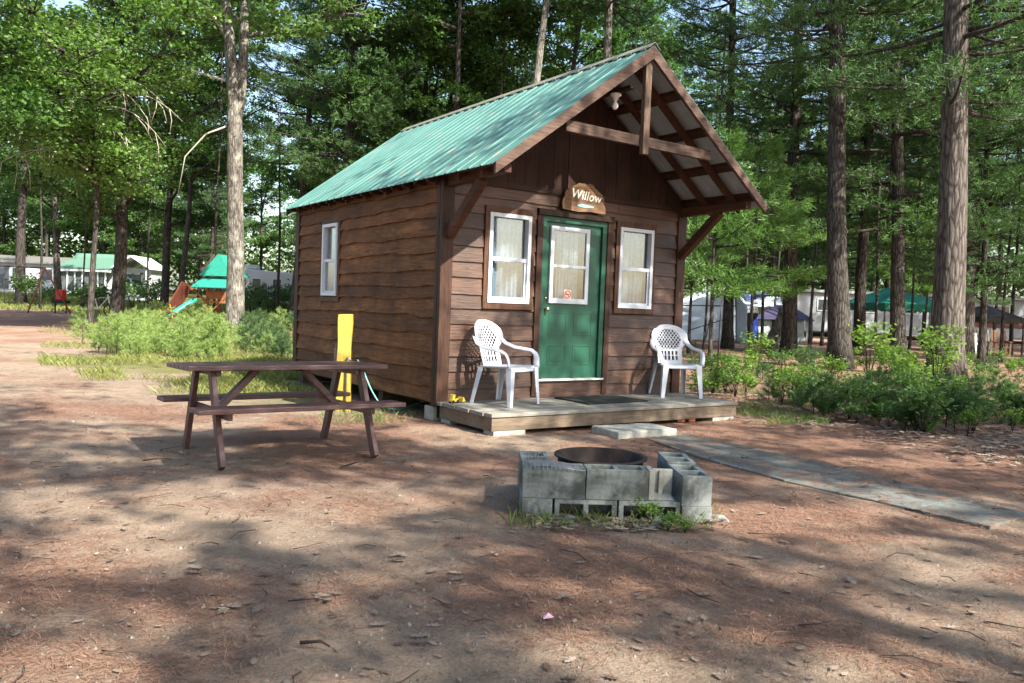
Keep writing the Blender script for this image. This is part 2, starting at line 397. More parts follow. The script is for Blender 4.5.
# pine needles lying on the ground
pts = []
while len(pts) < 64000:
    yy = 2.1+11*rnd.random()**1.6; xx = rnd.uniform(-.75, .75)*yy
    if rnd.random() < max(.10, ND_I(xx, yy)-.05): pts.append((xx, yy, .006+.008*rnd.random()+gz(xx, yy)))
for k in range(2600):
    t_ = rnd.random(); e_ = rnd.choice((rnd.uniform(-.1, .12), rnd.uniform(.85, 1.1), rnd.random()))
    a_, b_ = np.array((1.40, 8.30))*(1-t_)+np.array((3.11, 5.2))*t_, np.array((1.95, 8.75))*(1-t_)+np.array((3.6, 5.6))*t_
    q_ = a_+(b_-a_)*e_+np.array((rnd.gauss(0, .05), rnd.gauss(0, .05))); pts.append((q_[0], q_[1], .024+.006*rnd.random()))
pts = np.array(pts); n = len(pts)
ang = rng.uniform(0, 2*math.pi, n); d = np.stack([np.cos(ang), np.sin(ang), rng.normal(0, .10, n)], 1)
s = np.stack([-np.sin(ang), np.cos(ang), np.zeros(n)], 1)
L = rng.uniform(.03, .065, n)[:, None]; Wd = (.0009+.00042*pts[:, 1])[:, None]
q = np.stack([pts-s*Wd/2, pts+s*Wd/2, pts+d*L+s*Wd/2, pts+d*L-s*Wd/2], 1)
def litterm(name, a, b_):
    def f(nn, out):
        b = P(nn, out, .8, .2); nn.links.new(ramp(nn, tone_fac(nn), [(0, a), (1, b_)]), b.inputs['Base Color'])
    return mat(name, f)
NDL = litterm('fallen_needles', (.09, .043, .028), (.31, .185, .13))
o = nmesh('fallen_pine_needles', q, 4, rng.uniform(0, 1, n), NDL); tag(o, 'reddish brown fallen pine needles strewn over the sandy ground', 'pine needles', kind='stuff')
# fallen leaves: lobed oak shapes
def leaf_litter(name, pos, label, sizes):
    lob = [(-.5, 0), (-.32, .06), (-.26, .2), (-.12, .1), (-.02, .3), (.1, .13), (.22, .27), (.3, .1), (.5, .04), (.5, -.04), (.3, -.1), (.22, -.27), (.1, -.13), (-.02, -.3), (-.12, -.1), (-.26, -.2), (-.32, -.06)]
    v = []; t = []
    for (x, y, z), sz in zip(pos, sizes):
        a = rnd.uniform(0, 6.28); cx, sx = math.cos(a), math.sin(a); curl = rnd.uniform(.1, .9); tilt = rnd.uniform(-.3, .3)
        pl = []
        for u, w_ in lob:
            px, py = u*sz, w_*sz
            pz = curl*(abs(w_)**1.5)*sz*.9+curl*u*u*sz*.5+tilt*px*.5
            pl.append((x+px*cx-py*sx, y+px*sx+py*cx, z+.012+max(0, pz)))
        v.append(pl); t.append(rnd.random())
    o = nmesh(name, np.array(v), len(lob), t, litterm(name+'_mat', (.09, .058, .04), (.29, .235, .195)))
    tag(o, label, 'leaves', kind='stuff')
pos = []; sz = []
for i in range(560):
    yy = 2.2+7*rnd.random()**1.4; xx = rnd.uniform(-.66, .66)*yy; pos.append((xx, yy, gz(xx, yy)-.004)); sz.append(rnd.uniform(.03, .075))
for px, py in ((250, 608), (225, 610), (440, 570), (455, 578), (380, 615), (372, 630), (760, 560), (200, 572), (300, 585), (330, 600), (420, 640), (845, 585), (310, 460), (145, 470), (612, 530), (560, 525), (640, 530), (700, 600), (790, 545), (400, 560), (160, 590), (695, 620), (960, 590), (560, 600)):
    for k in range(rnd.choice((1, 2, 3, 5))):
        p = at(px+rnd.uniform(-9, 9), py+rnd.uniform(-4, 4)); pos.append((p[0], p[1], gz(p[0], p[1])-.002)); sz.append(rnd.uniform(.06, .10))
for i in range(160):
    p = at(rnd.uniform(515, 720), rnd.uniform(514, 532)); pos.append((p[0], p[1]-.02, .006)); sz.append(rnd.uniform(.05, .09))
leaf_litter('fallen_leaves', pos, 'dry curled oak leaves scattered on the sandy ground', sz)
pos = []; sz = []
while len(pos) < 4200:
    px, py = rnd.uniform(690, 1060), rnd.uniform(375, 480)
    if py < 396+.17*(px-690)+rnd.uniform(-6, 22):
        p = at(px, py); 
        if p[1] < 19: pos.append((p[0], p[1], .006+.03*rnd.random())); sz.append(rnd.uniform(.07, .13))
leaf_litter('leaf_litter_bank', pos, 'brown dead leaves heaped under the shrubs on the right', sz)
# pebbles and bark crumbs
n = 5200; yy = 2.1+9*rng.random(n)**1.5; xx = rng.uniform(-.7, .7, n)*yy
c0 = np.array([(a, b, gz(a, b)) for a, b in zip(xx, yy)]); sz0 = rng.gamma(2.0, .0019, n)+.002; vv = []; tt = []
for k in range(4):
    a0 = k*math.pi/2+rng.uniform(-.4, .4, n); a1 = a0+math.pi/2
    p0 = c0+np.stack([np.cos(a0), np.sin(a0), np.zeros(n)], 1)*sz0[:, None]; p1 = c0+np.stack([np.cos(a1), np.sin(a1), np.zeros(n)], 1)*sz0[:, None]
    tp = c0+np.stack([np.zeros(n), np.zeros(n), sz0*.9], 1); vv.append(np.stack([p0, p1, tp], 1)); tt.append(rng.uniform(0, 1, n))
tag(nmesh('pebbles', np.concatenate(vv), 3, np.concatenate(tt), litterm('pebble_mat', (.07, .055, .045), (.27, .24, .21))), 'tiny pebbles and bark crumbs strewn over the dirt', 'pebbles', kind='stuff')
# twigs
mb = MB()
for i in range(150):
    yy = 2.4+6*rnd.random(); xx = rnd.uniform(-.64, .64)*yy; a = rnd.uniform(0, 6.28); l = rnd.uniform(.05, .22)
    p = [(xx, yy, .018), (xx+l*.5*math.cos(a), yy+l*.5*math.sin(a), .026), (xx+l*math.cos(a+.3), yy+l*math.sin(a+.3), .02)]
    mb.tube(p, [.003, .0025, .0015], 5, rnd.uniform(.5, 1.3))
for px, py, qx, qy in ((143, 463, 172, 462), (905, 512, 930, 520), (300, 648, 330, 652), (340, 470, 372, 462)):
    a, b = at(px, py), at(qx, qy); mid = (a+b)/2; mid[0] += .02
    mb.tube([a+[0, 0, .02], mid+[0, 0, .035], b+[0, 0, .02]], [.007, .006, .003], 6, .6)
tag(mb.build('fallen_twigs', WEATH, None, True), 'thin broken twigs lying on the ground', 'twigs', kind='stuff')
p = at(548, 621); mb = MB(); mb.add([p+np.array(q) for q in ((-.02, -.012, .012), (.02, -.01, .02), (.026, .014, .012), (0, .018, .03), (-.022, .01, .014), (0, 0, .034))], [(0, 1, 5), (1, 2, 5), (2, 3, 5), (3, 4, 5), (4, 0, 5)])
tag(mb.build('wrapper', plain('wrapper_foil', (.75, .45, .55), .35, .5, var=.4, scale=60), None, False, 0, .001), 'crumpled pink and white wrapper on the bare ground', 'wrapper')

# path of concrete pavers
up_ = [np.array(q) for q in ((1.90, 8.80), (2.95, 7.09), (3.42, 6.0), (3.62, 5.58))]
lo_ = [np.array(q) for q in ((1.40, 8.30), (1.78, 7.25), (2.20, 6.42), (2.70, 5.75), (3.11, 5.2))]
def along(pl, t):
    seg = [np.linalg.norm(pl[i+1]-pl[i]) for i in range(len(pl)-1)]; T = sum(seg)*t
    for i, s_ in enumerate(seg):
        if T <= s_+1e-9: return pl[i]+(pl[i+1]-pl[i])*T/s_
        T -= s_
    return pl[-1]
mb = MB(); K = 7
for i in range(K):
    t0, t1 = i/K+.0015, (i+1)/K-.0015
    for (a, b) in ((0, .497), (.503, 1)):
        def pt(t, k):
            A, B = along(lo_, t), along(up_, t); return A+(B-A)*k
        z1 = .018+rnd.uniform(-.004, .004)
        cs = [pt(t0, a), pt(t0, b), pt(t1, b), pt(t1, a)]
        cs = cs[::-1]
        mb.hexa([(*c, -.03) for c in cs]+[(*c, z1) for c in cs], rnd.uniform(.88, 1.1))
tag(mb.build('path', SLAB, None, False, .005), kind='structure')

# ------------------------------------------------------------------ cabin
TH = R(34.6); U = np.array([math.cos(TH), math.sin(TH), 0]); VV = np.array([-math.sin(TH), math.cos(TH), 0])
O = np.array([-.80, 9.03, 0])
WD, DP, Z0, ZT = 3.68, 4.45, .21, 2.72
cabin = thing('cabin', 'small brown wooden cabin with teal metal gable roof and green door', 'cabin', O, TH)
def w3(s, t, z): return O+U*s+VV*t+np.array([0, 0, z])
wins = [(.57, 1.15, 1.34, 2.365), (2.54, 3.12, 1.34, 2.365)]
door_o = (1.33, 2.33, .25, 2.42)
def siding(name, m, length, mapf, openings, amp, rows, seed, x_in=0.0, fq=1.0):
    mb = MB(); r = random.Random(seed); z = Z0; i = 0
    hs = []
    while z < ZT-.02:
        h = r.uniform(*rows); h = min(h, ZT-z) if ZT-z-h > .08 else ZT-z
        hs.append((z, z+h)); z += h
    for i, (za, zb) in enumerate(hs):
        cuts = [x_in, length-x_in]
        tone0 = r.uniform(.72, 1.3)
        if r.random() < .5: joint = r.uniform(.3, .7)*length
        else: joint = None
        pieces = [(x_in, length-x_in, None, None)]
        for ox0, ox1, oz0, oz1 in openings:
            if zb > oz0 and za < oz1:
                new = []
                for a, b, lo, hi in pieces:
                    if ox0 > a and ox1 < b:
                        new += [(a, ox0, lo, hi), (ox1, b, lo, hi)]
                        if za < oz0: new.append((ox0, ox1, None, oz0))
                        if zb > oz1: new.append((ox0, ox1, oz1, None))
                    else: new.append((a, b, lo, hi))
                pieces = new
        for a, b, lo, hi in pieces:
            subs = [(a, b)]
            if joint and a+.3 < joint < b-.3: subs = [(a, joint-.002), (joint+.002, b)]
            for (a2, b2) in subs:
                tone = tone0*r.uniform(.92, 1.08)
                k = max(1, int((b2-a2)/.07)); vs = []
                for q in range(k+1):
                    x = a2+(b2-a2)*q/k
                    wv = amp*(mnoise.noise(Vector((x*1.1*fq, i*5.3+seed, 0)))*1.5+.7*mnoise.noise(Vector((x*3.7*fq, i*3.1, seed)))+.25*mnoise.noise(Vector((x*11, i*2.1, seed))))
                    zl = za-.012+wv if lo is None else lo
                    if i == 0 and lo is None: zl = za+wv*.4
                    zh = zb+.03 if hi is None else hi
                    f = (zl-za)/(zb-za)
                    vs += [mapf(x, zl, (.034 if amp < .015 else .046)-.02*max(0, f)), mapf(x, zh, .008), mapf(x, zl, -.01+.0)]
                fs = []
                for q in range(k):
                    c = q*3
                    fs += [(c, c+3, c+4, c+1), (c+2, c+5, c+3, c)]
                fs += [(0, 1, 2), (k*3, k*3+2, k*3+1)]
                mb.add(vs, fs, tone)
    return mb.build(name, m, cabin)
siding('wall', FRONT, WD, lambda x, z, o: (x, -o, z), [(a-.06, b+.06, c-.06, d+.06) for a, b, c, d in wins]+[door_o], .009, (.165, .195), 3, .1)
siding('wall', SIDE, DP, lambda x, z, o: (-o, x, z), [(2.79, 3.44, 1.31, 2.42)], .026, (.145, .205), 5)
siding('wall', SIDE, DP, lambda x, z, o: (WD+o, x, z), [], .022, (.16, .23), 8)
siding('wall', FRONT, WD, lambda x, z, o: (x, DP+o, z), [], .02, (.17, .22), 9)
RZ = 4.20; SL = .755; CS = WD/2
roofz = lambda s: RZ-SL*abs(s-CS)
# gables: vertical boards
for yv, sg in ((0.0, -1), (DP, 1)):
    mb = MB(); x = 0.0
    while x < WD-.01:
        w_ = min(rnd.uniform(.15, .24), WD-x); t = rnd.uniform(.7, 1.2); x2 = x+w_
        if WD-x2 < .08: x2 = WD
        zb = ZT-.06+rnd.uniform(-.006, .01); xs_ = [x+.002, x2-.002]
        if xs_[0] < CS < xs_[1]: xs_.insert(1, CS)
        for a, b in zip(xs_[:-1], xs_[1:]):
            za, zb2 = roofz(a)-.05, roofz(b)-.05
            y0, y1 = yv+sg*.012, yv+sg*(.036+rnd.uniform(0, .006))
            mb.hexa([(a, y0, zb), (b, y0, zb), (b, y1, zb), (a, y1, zb), (a, y0, za), (b, y0, zb2), (b, y1, zb2), (a, y1, za)], t)
        x = x2
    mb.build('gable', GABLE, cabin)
# batten between gable and siding
mb = MB(); mb.box(-.03, WD+.03, -.05, -.037, 2.655, 2.72); mb.build('trim_board', TRIMX, cabin)
# corner posts
for (a, b, c, d) in ((-.045, .105, -.05, .01), (WD-.105, WD+.045, -.05, .01)):
    mb = MB(); mb.box(a, b, c, d, Z0-.02, 2.654); mb.build('corner_trim', TRIMZ, cabin, bevel=.004)
mb = MB(); mb.box(-.048, -.03, .0105, .075, Z0-.02, 2.7, .8); mb.build('corner_trim', TRIMZ, cabin)
for (a, b, c, d) in ((-.05, .0, DP-.09, DP+.05), (WD, WD+.05, DP-.09, DP+.05)):
    mb = MB(); mb.box(a, b, c, d, Z0-.02, 2.7); mb.build('corner_trim', TRIMZ, cabin)
# floor frame & interior
mb = MB(); mb.box(.02, WD-.02, .03, DP-.03, Z0-.03, Z0+.02); mb.build('floor', DARK, cabin)
mb = MB()
for y in (.12, 1.5, 2.9, 4.3): mb.box(.03, WD-.03, y-.06, y+.06, .03, Z0-.031, .5)
mb.build('skid_beam', RIM, cabin)
def curtain(name, parent, x0, x1, z0, z1, y, mapf, tie=False, seed=0):
    mb = MB(); nxx, nz = 46, 14; vs = []
    for j in range(nz+1):
        for i in range(nxx+1):
            u = i/nxx; x = x0+(x1-x0)*u; z = z0+(z1-z0)*j/nz
            dpt = .020*math.sin(u*44+seed+1.5*math.sin(u*9))*(1-.3*j/nz)+.008*math.sin(u*23+j*.2)
            vs.append(mapf(x, y+dpt, z))
    fs = [(j*(nxx+1)+i, j*(nxx+1)+i+1, (j+1)*(nxx+1)+i+1, (j+1)*(nxx+1)+i) for j in range(nz) for i in range(nxx)]
    mb.add(vs, fs); return mb.build(name, CURT, parent, True, 0, .002)
def window(o, mapbox, mapf, x0, x1, z0, z1, seed, trim=True):
    """white double-hung window: frame mesh > pane, curtain"""
    mb = MB(); fwid = .045
    def bx(a, b, ya, yb, c, d, t=1): mb_ = mapbox(a, b, ya, yb, c, d); mb.box(*mb_, t)
    zm = z0+(z1-z0)*.49
    bx(x0, x0+fwid, -.065, .02, z0, z1); bx(x1-fwid, x1, -.065, .02, z0, z1)
    bx(x0+fwid, x1-fwid, -.065, .02, z1-fwid, z1); bx(x0+fwid, x1-fwid, -.065, .02, z0, z0+fwid)
    bx(x0+fwid, x1-fwid, -.045, .015, zm-.022, zm+.022)
    bx(x0+fwid, x0+fwid+.022, -.035, .012, z0+fwid, zm-.022); bx(x1-fwid-.022, x1-fwid, -.035, .012, z0+fwid, zm-.022)
    bx(x0+fwid+.022, x1-fwid-.022, -.035, .012, z0+fwid, z0+fwid+.025)
    wo = mb.build('window', WHITE, o, bevel=.003)
    mb = MB(); mb.box(*mapbox(x0+fwid, x1-fwid, .0, .004, zm+.022, z1-fwid)); mb.build('pane', GLASS, wo)
    mb = MB(); mb.box(*mapbox(x0+fwid+.022, x1-fwid-.022, -.022, -.018, z0+fwid+.025, zm-.022)); mb.build('pane', GLASS, wo)
    curtain('curtain', wo, x0+.02, x1-.02, z0-.02, z1+.0, .06, mapf, seed=seed)
    mb = MB(); mb.box(*mapbox(x0-.1, x1+.1, .1, .12, z0-.15, z1+.1)); mb.build('blind', plain('room_dark', (.05, .045, .04), .9, .1), wo)  # dark board behind the curtain, standing in for the unlit room
    return wo
fb = lambda a, b, ya, yb, c, d: (a, b, ya, yb, c, d)
ff = lambda x, y, z: (x, y, z)
for k, (a, b, c, d) in enumerate(wins):
    window(cabin, fb, ff, a, b, c, d, k*2.1)
    mb = MB(); y0, y1 = -.05, .0
    mb.box(a-.055, a-.001, y0, y1, c-.001, d+.001); mb.box(b+.001, b+.055, y0, y1, c-.001, d+.001)
    mb.box(a-.055, b+.055, y0-.004, y1, c-.07, c-.0015); mb.box(a-.055, b+.055, y0-.004, y1, d+.0015, d+.075)
    mb.build('window_trim', WTRIM, cabin, bevel=.003)
sb = lambda a, b, ya, yb, c, d: (ya, yb, a, b, c, d)
sf = lambda x, y, z: (y, x, z)
window(cabin, sb, sf, 2.85, 3.38, 1.36, 2.37, 5)
mb = MB()
for (a, b, c, d) in ((2.78, 2.849, 1.35, 2.38), (3.381, 3.45, 1.35, 2.38), (2.78, 3.45, 1.28, 1.349), (2.78, 3.45, 2.381, 2.44)): mb.box(-.045, 0, a, b, c, d)
mb.build('window_trim', WTRIM, cabin, bevel=.003)
# door
mb = MB()
mb.box(1.33, 1.395, -.035, .06, .45, 2.335, mi=0); mb.box(2.265, 2.335, -.035, .06, .45, 2.335, mi=0); mb.box(1.33, 2.335, -.035, .06, 2.335, 2.40, mi=0)
df = mb.build('door_frame', DOORF, cabin, bevel=.003)
mb = MB()
mb.box(1.245, 1.328, -.052, 0, .25, 2.40); mb.box(2.337, 2.42, -.052, 0, .25, 2.40); mb.box(1.245, 2.42, -.075, 0, 2.401, 2.475, .45)
mb.build('door_trim', TRIMZ, cabin, bevel=.003)
mb = MB(); mb.box(1.329, 2.336, -.035, .03, .232, .43, 1.1); mb.build('door_step_board', FRONT, cabin)
mb = MB(); mb.box(1.329, 2.336, -.075, .06, .431, .452); mb.build('threshold', plain('sill_metal', (.62, .62, .6), .4, .5), cabin)
dz0, dz1 = .455, 2.333
mb = MB()
gx0, gx1, gz0, gz1 = 1.51, 2.03, 1.41, 2.245
mb.box(1.397, gx0, 0, .045, dz0, dz1); mb.box(gx1, 2.263, 0, .045, dz0, dz1)
mb.box(gx0, gx1, 0, .045, dz0, gz0); mb.box(gx0, gx1, 0, .045, gz1, dz1)
for (a, b) in ((1.49, 1.77), (1.88, 2.17)):
    for (c, d) in ((.62, .86), (.98, 1.26)):
        for (x0, x1, z0, z1) in ((a, b, c, c+.014), (a, b, d-.014, d), (a, a+.014, c+.014, d-.014), (b-.014, b, c+.014, d-.014)): mb.box(x0, x1, -.004, .0, z0, z1)
        mb.box(a+.04, b-.04, -.003, .0, c+.04, d-.04)
door = mb.build('door', DOOR, cabin, bevel=.003)
mb = MB(); fwd = .052
x0, x1, z0, z1 = 1.465, 2.065, 1.365, 2.29; zm = 1.815
mb.box(x0, x0+fwd, -.03, -.001, z0, z1); mb.box(x1-fwd, x1, -.03, -.001, z0, z1); mb.box(x0+fwd, x1-fwd, -.03, -.001, z1-fwd, z1); mb.box(x0+fwd, x1-fwd, -.03, -.001, z0, z0+fwd+.01)
mb.box(x0+fwd, x1-fwd, -.028, -.001, zm-.018, zm+.018)
mb.build('door_window', WHITE, door, bevel=.003)
mb = MB(); mb.box(x0+fwd, x1-fwd, -.012, -.009, z0+fwd, z1-fwd); mb.build('door_pane', GLASS, door)
curtain('door_curtain', door, 1.62, 1.95, z0-.02, z1, .07, ff, seed=3)
mb = MB(); mb.box(1.3, 2.35, .12, .13, .5, 2.4); mb.build('door_blind', DARK, door)  # dark board behind the door glass, in place of the room's shade
mb = MB(); mb.lathe([(0, -.001), (.022, 0), (.022, .008), (.010, .014), (.010, .03), (.024, .042), (.028, .055), (.020, .068), (0, .070)], n=20)
for i, vv in enumerate(mb.v): mb.v[i] = (1.437+vv[0], -vv[2], 1.29+vv[1])
mb.lathe([(0, 0), (.02, 0), (.02, .012), (0, .014)], n=16)
k0 = len(mb.v)-16*4
for i in range(k0, len(mb.v)): vv = mb.v[i]; mb.v[i] = (1.437+vv[0], -vv[2], 1.42+vv[1])
mb.build('handle', BRASS, door, True)
# no smoking sticker
mb = MB(); sx, sz_, ys = 1.755, 1.475, -.0135
mb.box(sx-.058, sx+.058, ys-.001, ys, sz_-.062, sz_+.062, mi=0)
for k in range(28):
    a0, a1 = 2*math.pi*k/28, 2*math.pi*(k+1)/28
    pr = lambda r_, a, y: (sx+r_*math.cos(a), y, sz_+.004+r_*math.sin(a))
    mb.add([pr(.050, a0, ys-.003), pr(.050, a1, ys-.003), pr(.038, a1, ys-.003), pr(.038, a0, ys-.003)], [(0, 1, 2, 3)], 1, 1)
mb.beam((sx-.03, ys-.0024, sz_+.034), (sx+.03, ys-.0024, sz_-.026), .0012, .010, (0, 0, 1), 1, 1)
mb.box(sx-.028, sx+.024, ys-.0018, ys-.0011, sz_-.002, sz_+.009, mi=2)
mb.tube([(sx-.026, ys-.0016, sz_+.012), (sx-.03, ys-.0016, sz_+.02), (sx-.022, ys-.0016, sz_+.028)], .002, 5, 1, 2)
mb.build('sticker', [plain('sticker_white', (.62, .45, .38), .5), plain('sticker_red', (.5, .05, .03), .5), BLACK], door)

# roof
def rsheet(side):
    mb = MB(); T0, T1 = -1.25, 4.66; e = -.2 if side < 0 else WD+.2
    def pt(x, y, dz): return (x, y, roofz(x)+dz)
    prof = []; y = T0
    while y < T1-.01:
        y2 = min(y+.229, T1)
        prof += [(y, 0), (y+.085, 0), (y+.095, .004), (y+.105, .004), (y+.115, 0)] if y2-y > .2 else [(y, 0)]
        prof += [(y2-.034, 0), (y2-.024, .014), (y2-.010, .014)]
        y = y2
    prof += [(T1, 0)]
    top, bot = [], []
    for (yy, h) in prof:
        top += [pt(CS, yy, h+.002), pt(e, yy, h+.002)]; bot += [pt(CS, yy, h-.002), pt(e, yy, h-.002)]
    k = len(prof); f = [(2*i, 2*i+1, 2*i+3, 2*i+2) for i in range(k-1)]
    mb.add(top, f, 1, 0); mb.add(bot, [q[::-1] for q in f], 1, 1)
    mb.add([top[2*i+1] for i in range(k)]+[bot[2*i+1] for i in range(k)], [(i, k+i, k+i+1, i+1) for i in range(k-1)], 1, 0)
    for j in (0, k-1): mb.add([top[2*j], top[2*j+1], bot[2*j+1], bot[2*j]], [(0, 1, 2, 3)], 1, 0)
    return mb
rf = rsheet(-1).build('roof', [ROOF, UNDER], cabin); rf2 = rsheet(1).build('roof', [ROOF, UNDER], cabin)
mb = MB(); y0, y1 = -1.262, 4.67
for sg in (-1, 1):
    xe = CS+sg*.085; ze = roofz(xe)+.03
    a = [(CS, y0, RZ+.034), (xe, y0, ze), (xe, y1, ze), (CS, y1, RZ+.034)]
    b = [(p[0], p[1], p[2]-.006) for p in a]
    mb.hexa(b+a if sg < 0 else (b[::-1]+a[::-1]))
for i in range(26): mb.box(CS-.095, CS-.078, y0+.05+i*.229, y0+.13+i*.229, roofz(CS-.078)+.0, roofz(CS-.078)+.022, .4)
mb.build('ridge_cap', RIDGE, cabin)
# fascia boards on the front (barge boards), then eaves
n_up = np.array([-SL, 0, 1])/math.hypot(1, SL)
for sg in (-1, 1):
    for yv in (-1.235, 4.64):
        xa, xe = CS, CS+sg*2.0; mb = MB()
        mb.hexa([(xa, yv-.02, RZ-.145), (xe, yv-.02, RZ-2*SL-.12), (xe, yv+.02, RZ-2*SL-.12), (xa, yv+.02, RZ-.145), (xa, yv-.02, RZ-.006), (xe, yv-.02, RZ-2*SL-.006), (xe, yv+.02, RZ-2*SL-.006), (xa, yv+.02, RZ-.006)] if sg > 0 else
                [(xe, yv-.02, RZ-2*SL-.12), (xa, yv-.02, RZ-.145), (xa, yv+.02, RZ-.145), (xe, yv+.02, RZ-2*SL-.12), (xe, yv-.02, RZ-2*SL-.006), (xa, yv-.02, RZ-.006), (xa, yv+.02, RZ-.006), (xe, yv+.02, RZ-2*SL-.006)], 1.0)
        mb.build('fascia', FASC, cabin, bevel=.004)
def rafter(yv, wd=.045, off=.05, h=.10, m=BEAMY, x_out=1.93):
    for sg in (-1, 1):
        mb = MB(); xa, xe = CS+sg*.002, CS+sg*x_out
        t0, t1 = roofz(xa)-off, roofz(xe)-off
        c = [(xa, yv-wd/2, t0-h), (xe, yv-wd/2, t1-h), (xe, yv+wd/2, t1-h), (xa, yv+wd/2, t0-h), (xa, yv-wd/2, t0), (xe, yv-wd/2, t1), (xe, yv+wd/2, t1), (xa, yv+wd/2, t0)]
        if sg < 0: c = [c[1], c[0], c[3], c[2], c[5], c[4], c[7], c[6]]
        mb.hexa(c); mb.build('rafter', m, cabin)
for yv in (-.88, -.42, .08, .7, 1.3, 1.9, 2.5, 3.1, 3.7, 4.3): rafter(yv)
for sg in (-1, 1):
    for dx in (.06, .52, .98, 1.44, 1.86):
        xc = CS+sg*dx; mb = MB(); z = roofz(xc)-.004
        a, b = xc-.04, xc+.04
        mb.hexa([(a, -1.213, roofz(a)-.046), (b, -1.213, roofz(b)-.046), (b, 4.62, roofz(b)-.046), (a, 4.62, roofz(a)-.046), (a, -1.213, roofz(a)-.004), (b, -1.213, roofz(b)-.004), (b, 4.62, roofz(b)-.004), (a, 4.62, roofz(a)-.004)], .7)
        mb.build('purlin', BEAMY, cabin)
# eave beams and braces
for sg, xb in ((-1, .05), (1, WD-.05)):
    mb = MB(); mb.hexa([(xb-.045, -1.15, 2.62), (xb+.045, -1.15, 2.62), (xb+.045, -.052, 2.585), (xb-.045, -.052, 2.585), (xb-.045, -1.15, 2.70), (xb+.045, -1.15, 2.70), (xb+.045, -.052, 2.70), (xb-.045, -.052, 2.70)])
    mb.build('eave_beam', BEAMY, cabin, bevel=.004)
    mb = MB(); mb.beam((xb, -.055, 2.06), (xb, -.70, 2.60), .09, .10); mb.build('brace', BEAMY, cabin, bevel=.004)
for i in range(16):
    yv = .1+i*.29; mb = MB(); mb.box(-.17, -.036, yv-.02, yv+.02, 2.63, roofz(-.17)-.002-.03*0, .8)
    mb.build('rafter_tail', BEAMY, cabin)
# collar tie, king post
mb = MB(); mb.beam((.76, -1.12, 3.19), (2.92, -1.12, 3.17), .05, .115); mb.build('collar_tie', WEATH, cabin, bevel=.004)
mb = MB(); mb.box(CS-.06, CS+.03, -1.205, -1.147, 3.03, 4.03); mb.build('king_post', WEATHZ, cabin, bevel=.004)
# lamp under the gable
mb = MB(); c = (1.60, -.92, 3.70)
mb.lathe([(0, 0), (.06, 0), (.065, -.02), (.035, -.04), (.03, -.07), (0, -.07)], c, 20)
lp = mb.build('lamp_holder', plain('porcelain', (.72, .70, .66), .35, .5), cabin, True)
mb = MB(); mb.lathe([(0, -.06), (.014, -.068), (.018, -.09), (.034, -.125), (.036, -.145), (.022, -.168), (0, -.176)], c, 20)
mb.build('bulb', plain('bulb_glass', (.8, .8, .78), .2, .5), lp, True)
mb = MB(); mb.beam((1.60, -1.2, 3.72), (1.60, -.5, 3.72), .07, .035); mb.build('lamp_rail', TRIMX, cabin)

# wooden name sign over the door
sign = thing('name_sign', 'rough slab wood name sign with white lettering above the green door', 'sign', w3(1.9, -.06, 2.5), TH)
mb = MB(); outl = []
r = random.Random(4)
for k in range(41):
    a = math.pi*k/40; rr = 1+.05*mnoise.noise(Vector((k*.5, 1.3, 0)))+.03*r.uniform(-1, 1)
    outl.append((.335*math.cos(a)*rr-.01, -.005+.335*math.sin(a)**.8*rr))
outl += [(-.30, -.01), (-.1, -.02), (.1, -.005), (.30, -.015)]
kk = len(outl)
mb.add([(x, -.05, z) for x, z in outl]+[(x*.96, 0, z*.96) for x, z in outl], [tuple(range(kk))[::-1], tuple(range(kk, 2*kk))]+[(i, (i+1) % kk, kk+(i+1) % kk, kk+i) for i in range(kk)])
mb.build('slab', wood('slab_wood', (.10, .055, .032), (.27, .165, .095), 'x', .6, 1.2, ((.12, .06, .03), 3, .58)), sign)
cu = bpy.data.curves.new('t', 'FONT'); cu.body = 'Willow'; cu.size = .15; cu.extrude = .004; cu.align_x = 'CENTER'; cu.offset = .0015; cu.shear = .2; cu.space_character = 1.06
to = bpy.data.objects.new('t', cu); col.objects.link(to); bpy.context.view_layer.update()
dg = bpy.context.evaluated_depsgraph_get(); tm = bpy.data.meshes.new_from_object(to.evaluated_get(dg)); bpy.data.objects.remove(to)
tm.materials.clear(); tm.materials.append(plain('sign_paint', (.82, .80, .70), .5))
lo = bpy.data.objects.new('lettering', tm); col.objects.link(lo); lo.parent = sign; lo.location = (.0, -.054, .13); lo.rotation_euler = (R(90), R(4), 0)
mb = MB(); pr = [(.13*math.cos(2*math.pi*k/24), .018*math.sin(2*math.pi*k/24)) for k in range(24)]
mb.add([(x, -.056, z+.055) for x, z in pr]+[(x, -.049, z+.055) for x, z in pr], [tuple(range(24))[::-1]]+[(i, (i+1) % 24, 24+(i+1) % 24, 24+i) for i in range(24)])
mb.build('painted_pond', plain('pond_blue', (.25, .58, .66), .4), sign)

# ------------------------------------------------------------------ deck
deck = thing('porch_deck', 'low grey plank porch deck in front of the cabin', 'deck', O, TH)
mb = MB(); y = -1.13; k = 0
while y < -.06:
    y2 = min(y+.14, -.056); mb.box(-.03+rnd.uniform(-.012, .02), 3.66+rnd.uniform(-.01, .015), y+.003, y2-.003, .192, .231+rnd.uniform(-.0015, .0015), rnd.uniform(.85, 1.12)); y += .14
mb.build('deck_boards', wood('deck_plank_wood', (.14, .14, .125), (.285, .28, .255), 'x', .75, 1.2, ((.19, .17, .14), 3, .6)), deck, bevel=.004)
mb = MB(); mb.box(0, 3.64, -1.11, -1.072, .052, .190); mb.build('rim_board', RIM, deck, bevel=.003)
for x in (.0, 3.602):
    mb = MB(); mb.box(x, x+.038, -1.071, -.06, .052, .190); mb.build('rim_board', RIM, deck)
mb = MB()
for i in range(8): x = .4+i*.4; mb.box(x, x+.038, -1.071, -.06, .06, .190, .6)
